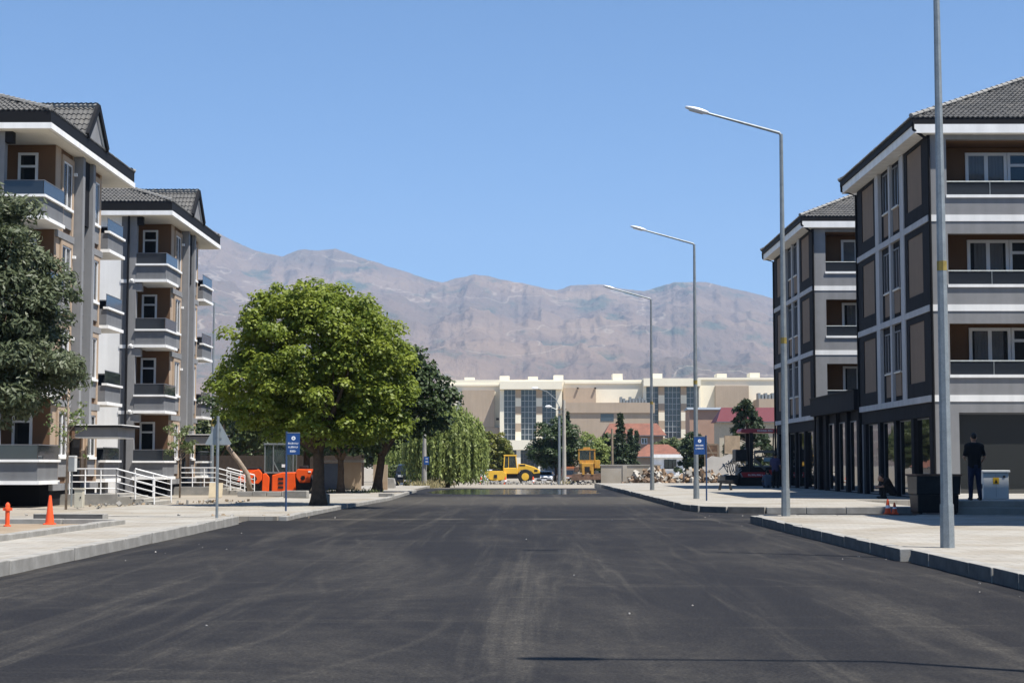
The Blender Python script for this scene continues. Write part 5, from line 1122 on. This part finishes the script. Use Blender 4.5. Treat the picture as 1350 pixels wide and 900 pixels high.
house('brick walled house with red tiled hip roof behind the white annex', 838,902,585,602,630,212, M('dull_beige_render', (.40,.32,.24), .9), m_rtile, .32)
ax = thing('house', 'small white flat roofed annex with one dark barred window', 'house', (0,203,gz(203)))
x0, z0 = px(863,603,203); x1, _ = px(903,603,203); g = gz(203); B('wall', m_white, ax, (x0,x1,0,5,-.3,z0-g)); B('roof_slab', m_white, ax, (x0-.2,x1+.3,-.4,5.3,z0-g+.001,z0-g+.42))
xa, zt = px(875,605.5,203); xb, zb_ = px(891,618,203); w = window(ax, 'window', (-.001,xa,xb,zb_-g,zt-g), 'y', 3, side=-1, frame=m_dark2, fw=.05); B('sill', m_pvc, ax, (xa-.1,xb+.1,-.15,-.001,zb_-g-.12,zb_-g-.01))
house('pink house with low tiled roof behind the two spruces', 800,874,557,574,620,238, m_pink, m_rtile, .12, ((845,853,577,585),(812,820,577,585)))
house('pink gabled building with grey metal roof left of the broad pine', 909,955,536,540,610,270, m_pink, m_steel, .02, (), eave=.3)
house('house with dark red metal roof behind the broad pine', 948,1045,536,556,620,255, M('yellowish_render', (.55,.48,.36), .9), m_rmetal, .1)
# ruins and garden walls
rw = thing('ruined_wall', 'crumbling white plaster wall left of the paving machine', 'wall', (0,116,gz(116)))
mpl = M('old_plaster', (.62,.58,.52), .95, var=.1, scale=1, c2=(.34,.25,.18), thr=.62); x0, z1 = px(931,602,116); x1, _ = px(975,602,116)
MB().prism([(x0,-.2),(x1,-.2),(x1,z1-.1+.5),(x0+1.6,z1+.45),(x0+1.1,z1+.2),(x0+.4,z1+.3),(x0,z1+.1)], 0, .3).build('plaster', mpl, rw)
B('mud_brick_top', M('mud_brick', (.45,.34,.23), .95, var=.2, scale=3), rw, (x0+1.3,x1,.05,.32,z1+.46,z1+1.75))
rp = thing('timber_frame', 'dark open timber frame left over beside the ruined plaster wall', 'ruin', (0,117.5,gz(117)))
mb = MB(); xa, za = px(930,581,117); xb, zb_ = px(947,581,117)
for z in (za,za-.6,za-1.15): mb.bar((xa,0,z),(xb,0,z),.1,.1)
mb.bar((xa+.2,0,za),(xa+.8,0,za-1.2),.08); mb.bar((xb,0,-.2),(xb,0,za),.12); mb.bar((xa,0,-.2),(xa,0,za),.12); mb.build('beam', m_wood, rp); B('boarding', m_rust, rp, (xa,xb,.3,.35,za-1.4,za-.05))
gw = thing('garden_wall', 'beige garden wall with flat coping and a blue-grey gate behind the maple trunk', 'wall', (0,80,0))
B('wall', M('beige_wall_paint', (.52,.42,.30), .9, var=.12, scale=1, c2=(.38,.27,.18)), gw, (-9.0,-7.9,0,.25,0,1.45), (-7.3,-6.6,0,.25,0,1.35)); B('coping', m_conc, gw, (-10.1,-7.8,-.08,.33,1.451,1.57)); B('gate', M('gate_blue', (.12,.16,.22), .6), gw, (-10.0,-9.02,.05,.15,.05,1.4)); B('gate_post', m_conc, gw, (-10.12,-10.01,0,.25,0,1.45))
bw = thing('garden_wall', 'long dull beige garden wall behind the rubble heap', 'wall', (0,150,gz(150))); mdw = M('dull_wall', (.40,.345,.27), .95, var=.12, scale=1, c2=(.48,.43,.36))
B('wall', mdw, bw, (7.4,12.9,0,.3,-.1,1.75)); B('coping', m_conc, bw, (7.3,13.0,-.06,.36,1.751,1.85)); B('pier', mdw, bw, (9.4,9.8,-.07,-.001,-.1,1.75))
hs = house('small pale house with red trim seen past the maple trunks', 505,548,606,616,640,150, M('pale_plaster', (.66,.64,.60), .9), m_rtile, .3, ((517,527,620,628),))
for i, (a, b, y, lab) in enumerate(((-30,-9.5,98,'dark wooden fence in the shade behind the orange roller'),)):
    fe = thing('wooden_fence', lab, 'fence', (0,y,0))
    n = 60
    pm = MB().box(0,.338,0,.04,0,1.9).build('plank', M('dark_old_wood', (.06,.042,.03), .95, var=.3, scale=3), fe); pmesh = pm.data; pm.location = (a,0,0)
    for k in range(1, n): o = mkobj('plank', pmesh, fe); o.location = (a+(b-a)*k/n,0,random.uniform(-.04,.04))
    B('rail', m_wood, fe, (a,b,.041,.1,.5,.6), (a,b,.041,.1,1.4,1.5))

# ------------------------------------------------------------------ air
hz = MB().box(-9000,9000,-380,12300,-6,1750).build('haze', []); hz.data.materials.clear()
hm = bpy.data.materials.new('haze_air'); hm.use_nodes = True; nt = hm.node_tree; nt.nodes.clear()
pvn = nt.nodes.new('ShaderNodeVolumePrincipled'); pvn.inputs['Color'].default_value = (.50,.70,1,1); pvn.inputs['Density'].default_value = HAZE; pvn.inputs['Anisotropy'].default_value = .0
oo = nt.nodes.new('ShaderNodeOutputMaterial'); nt.links.new(pvn.outputs[0], oo.inputs['Volume']); hz.data.materials.append(hm); stuff(hz); tag(hz, 'thin pale blue haze between the street and the mountains', 'haze')
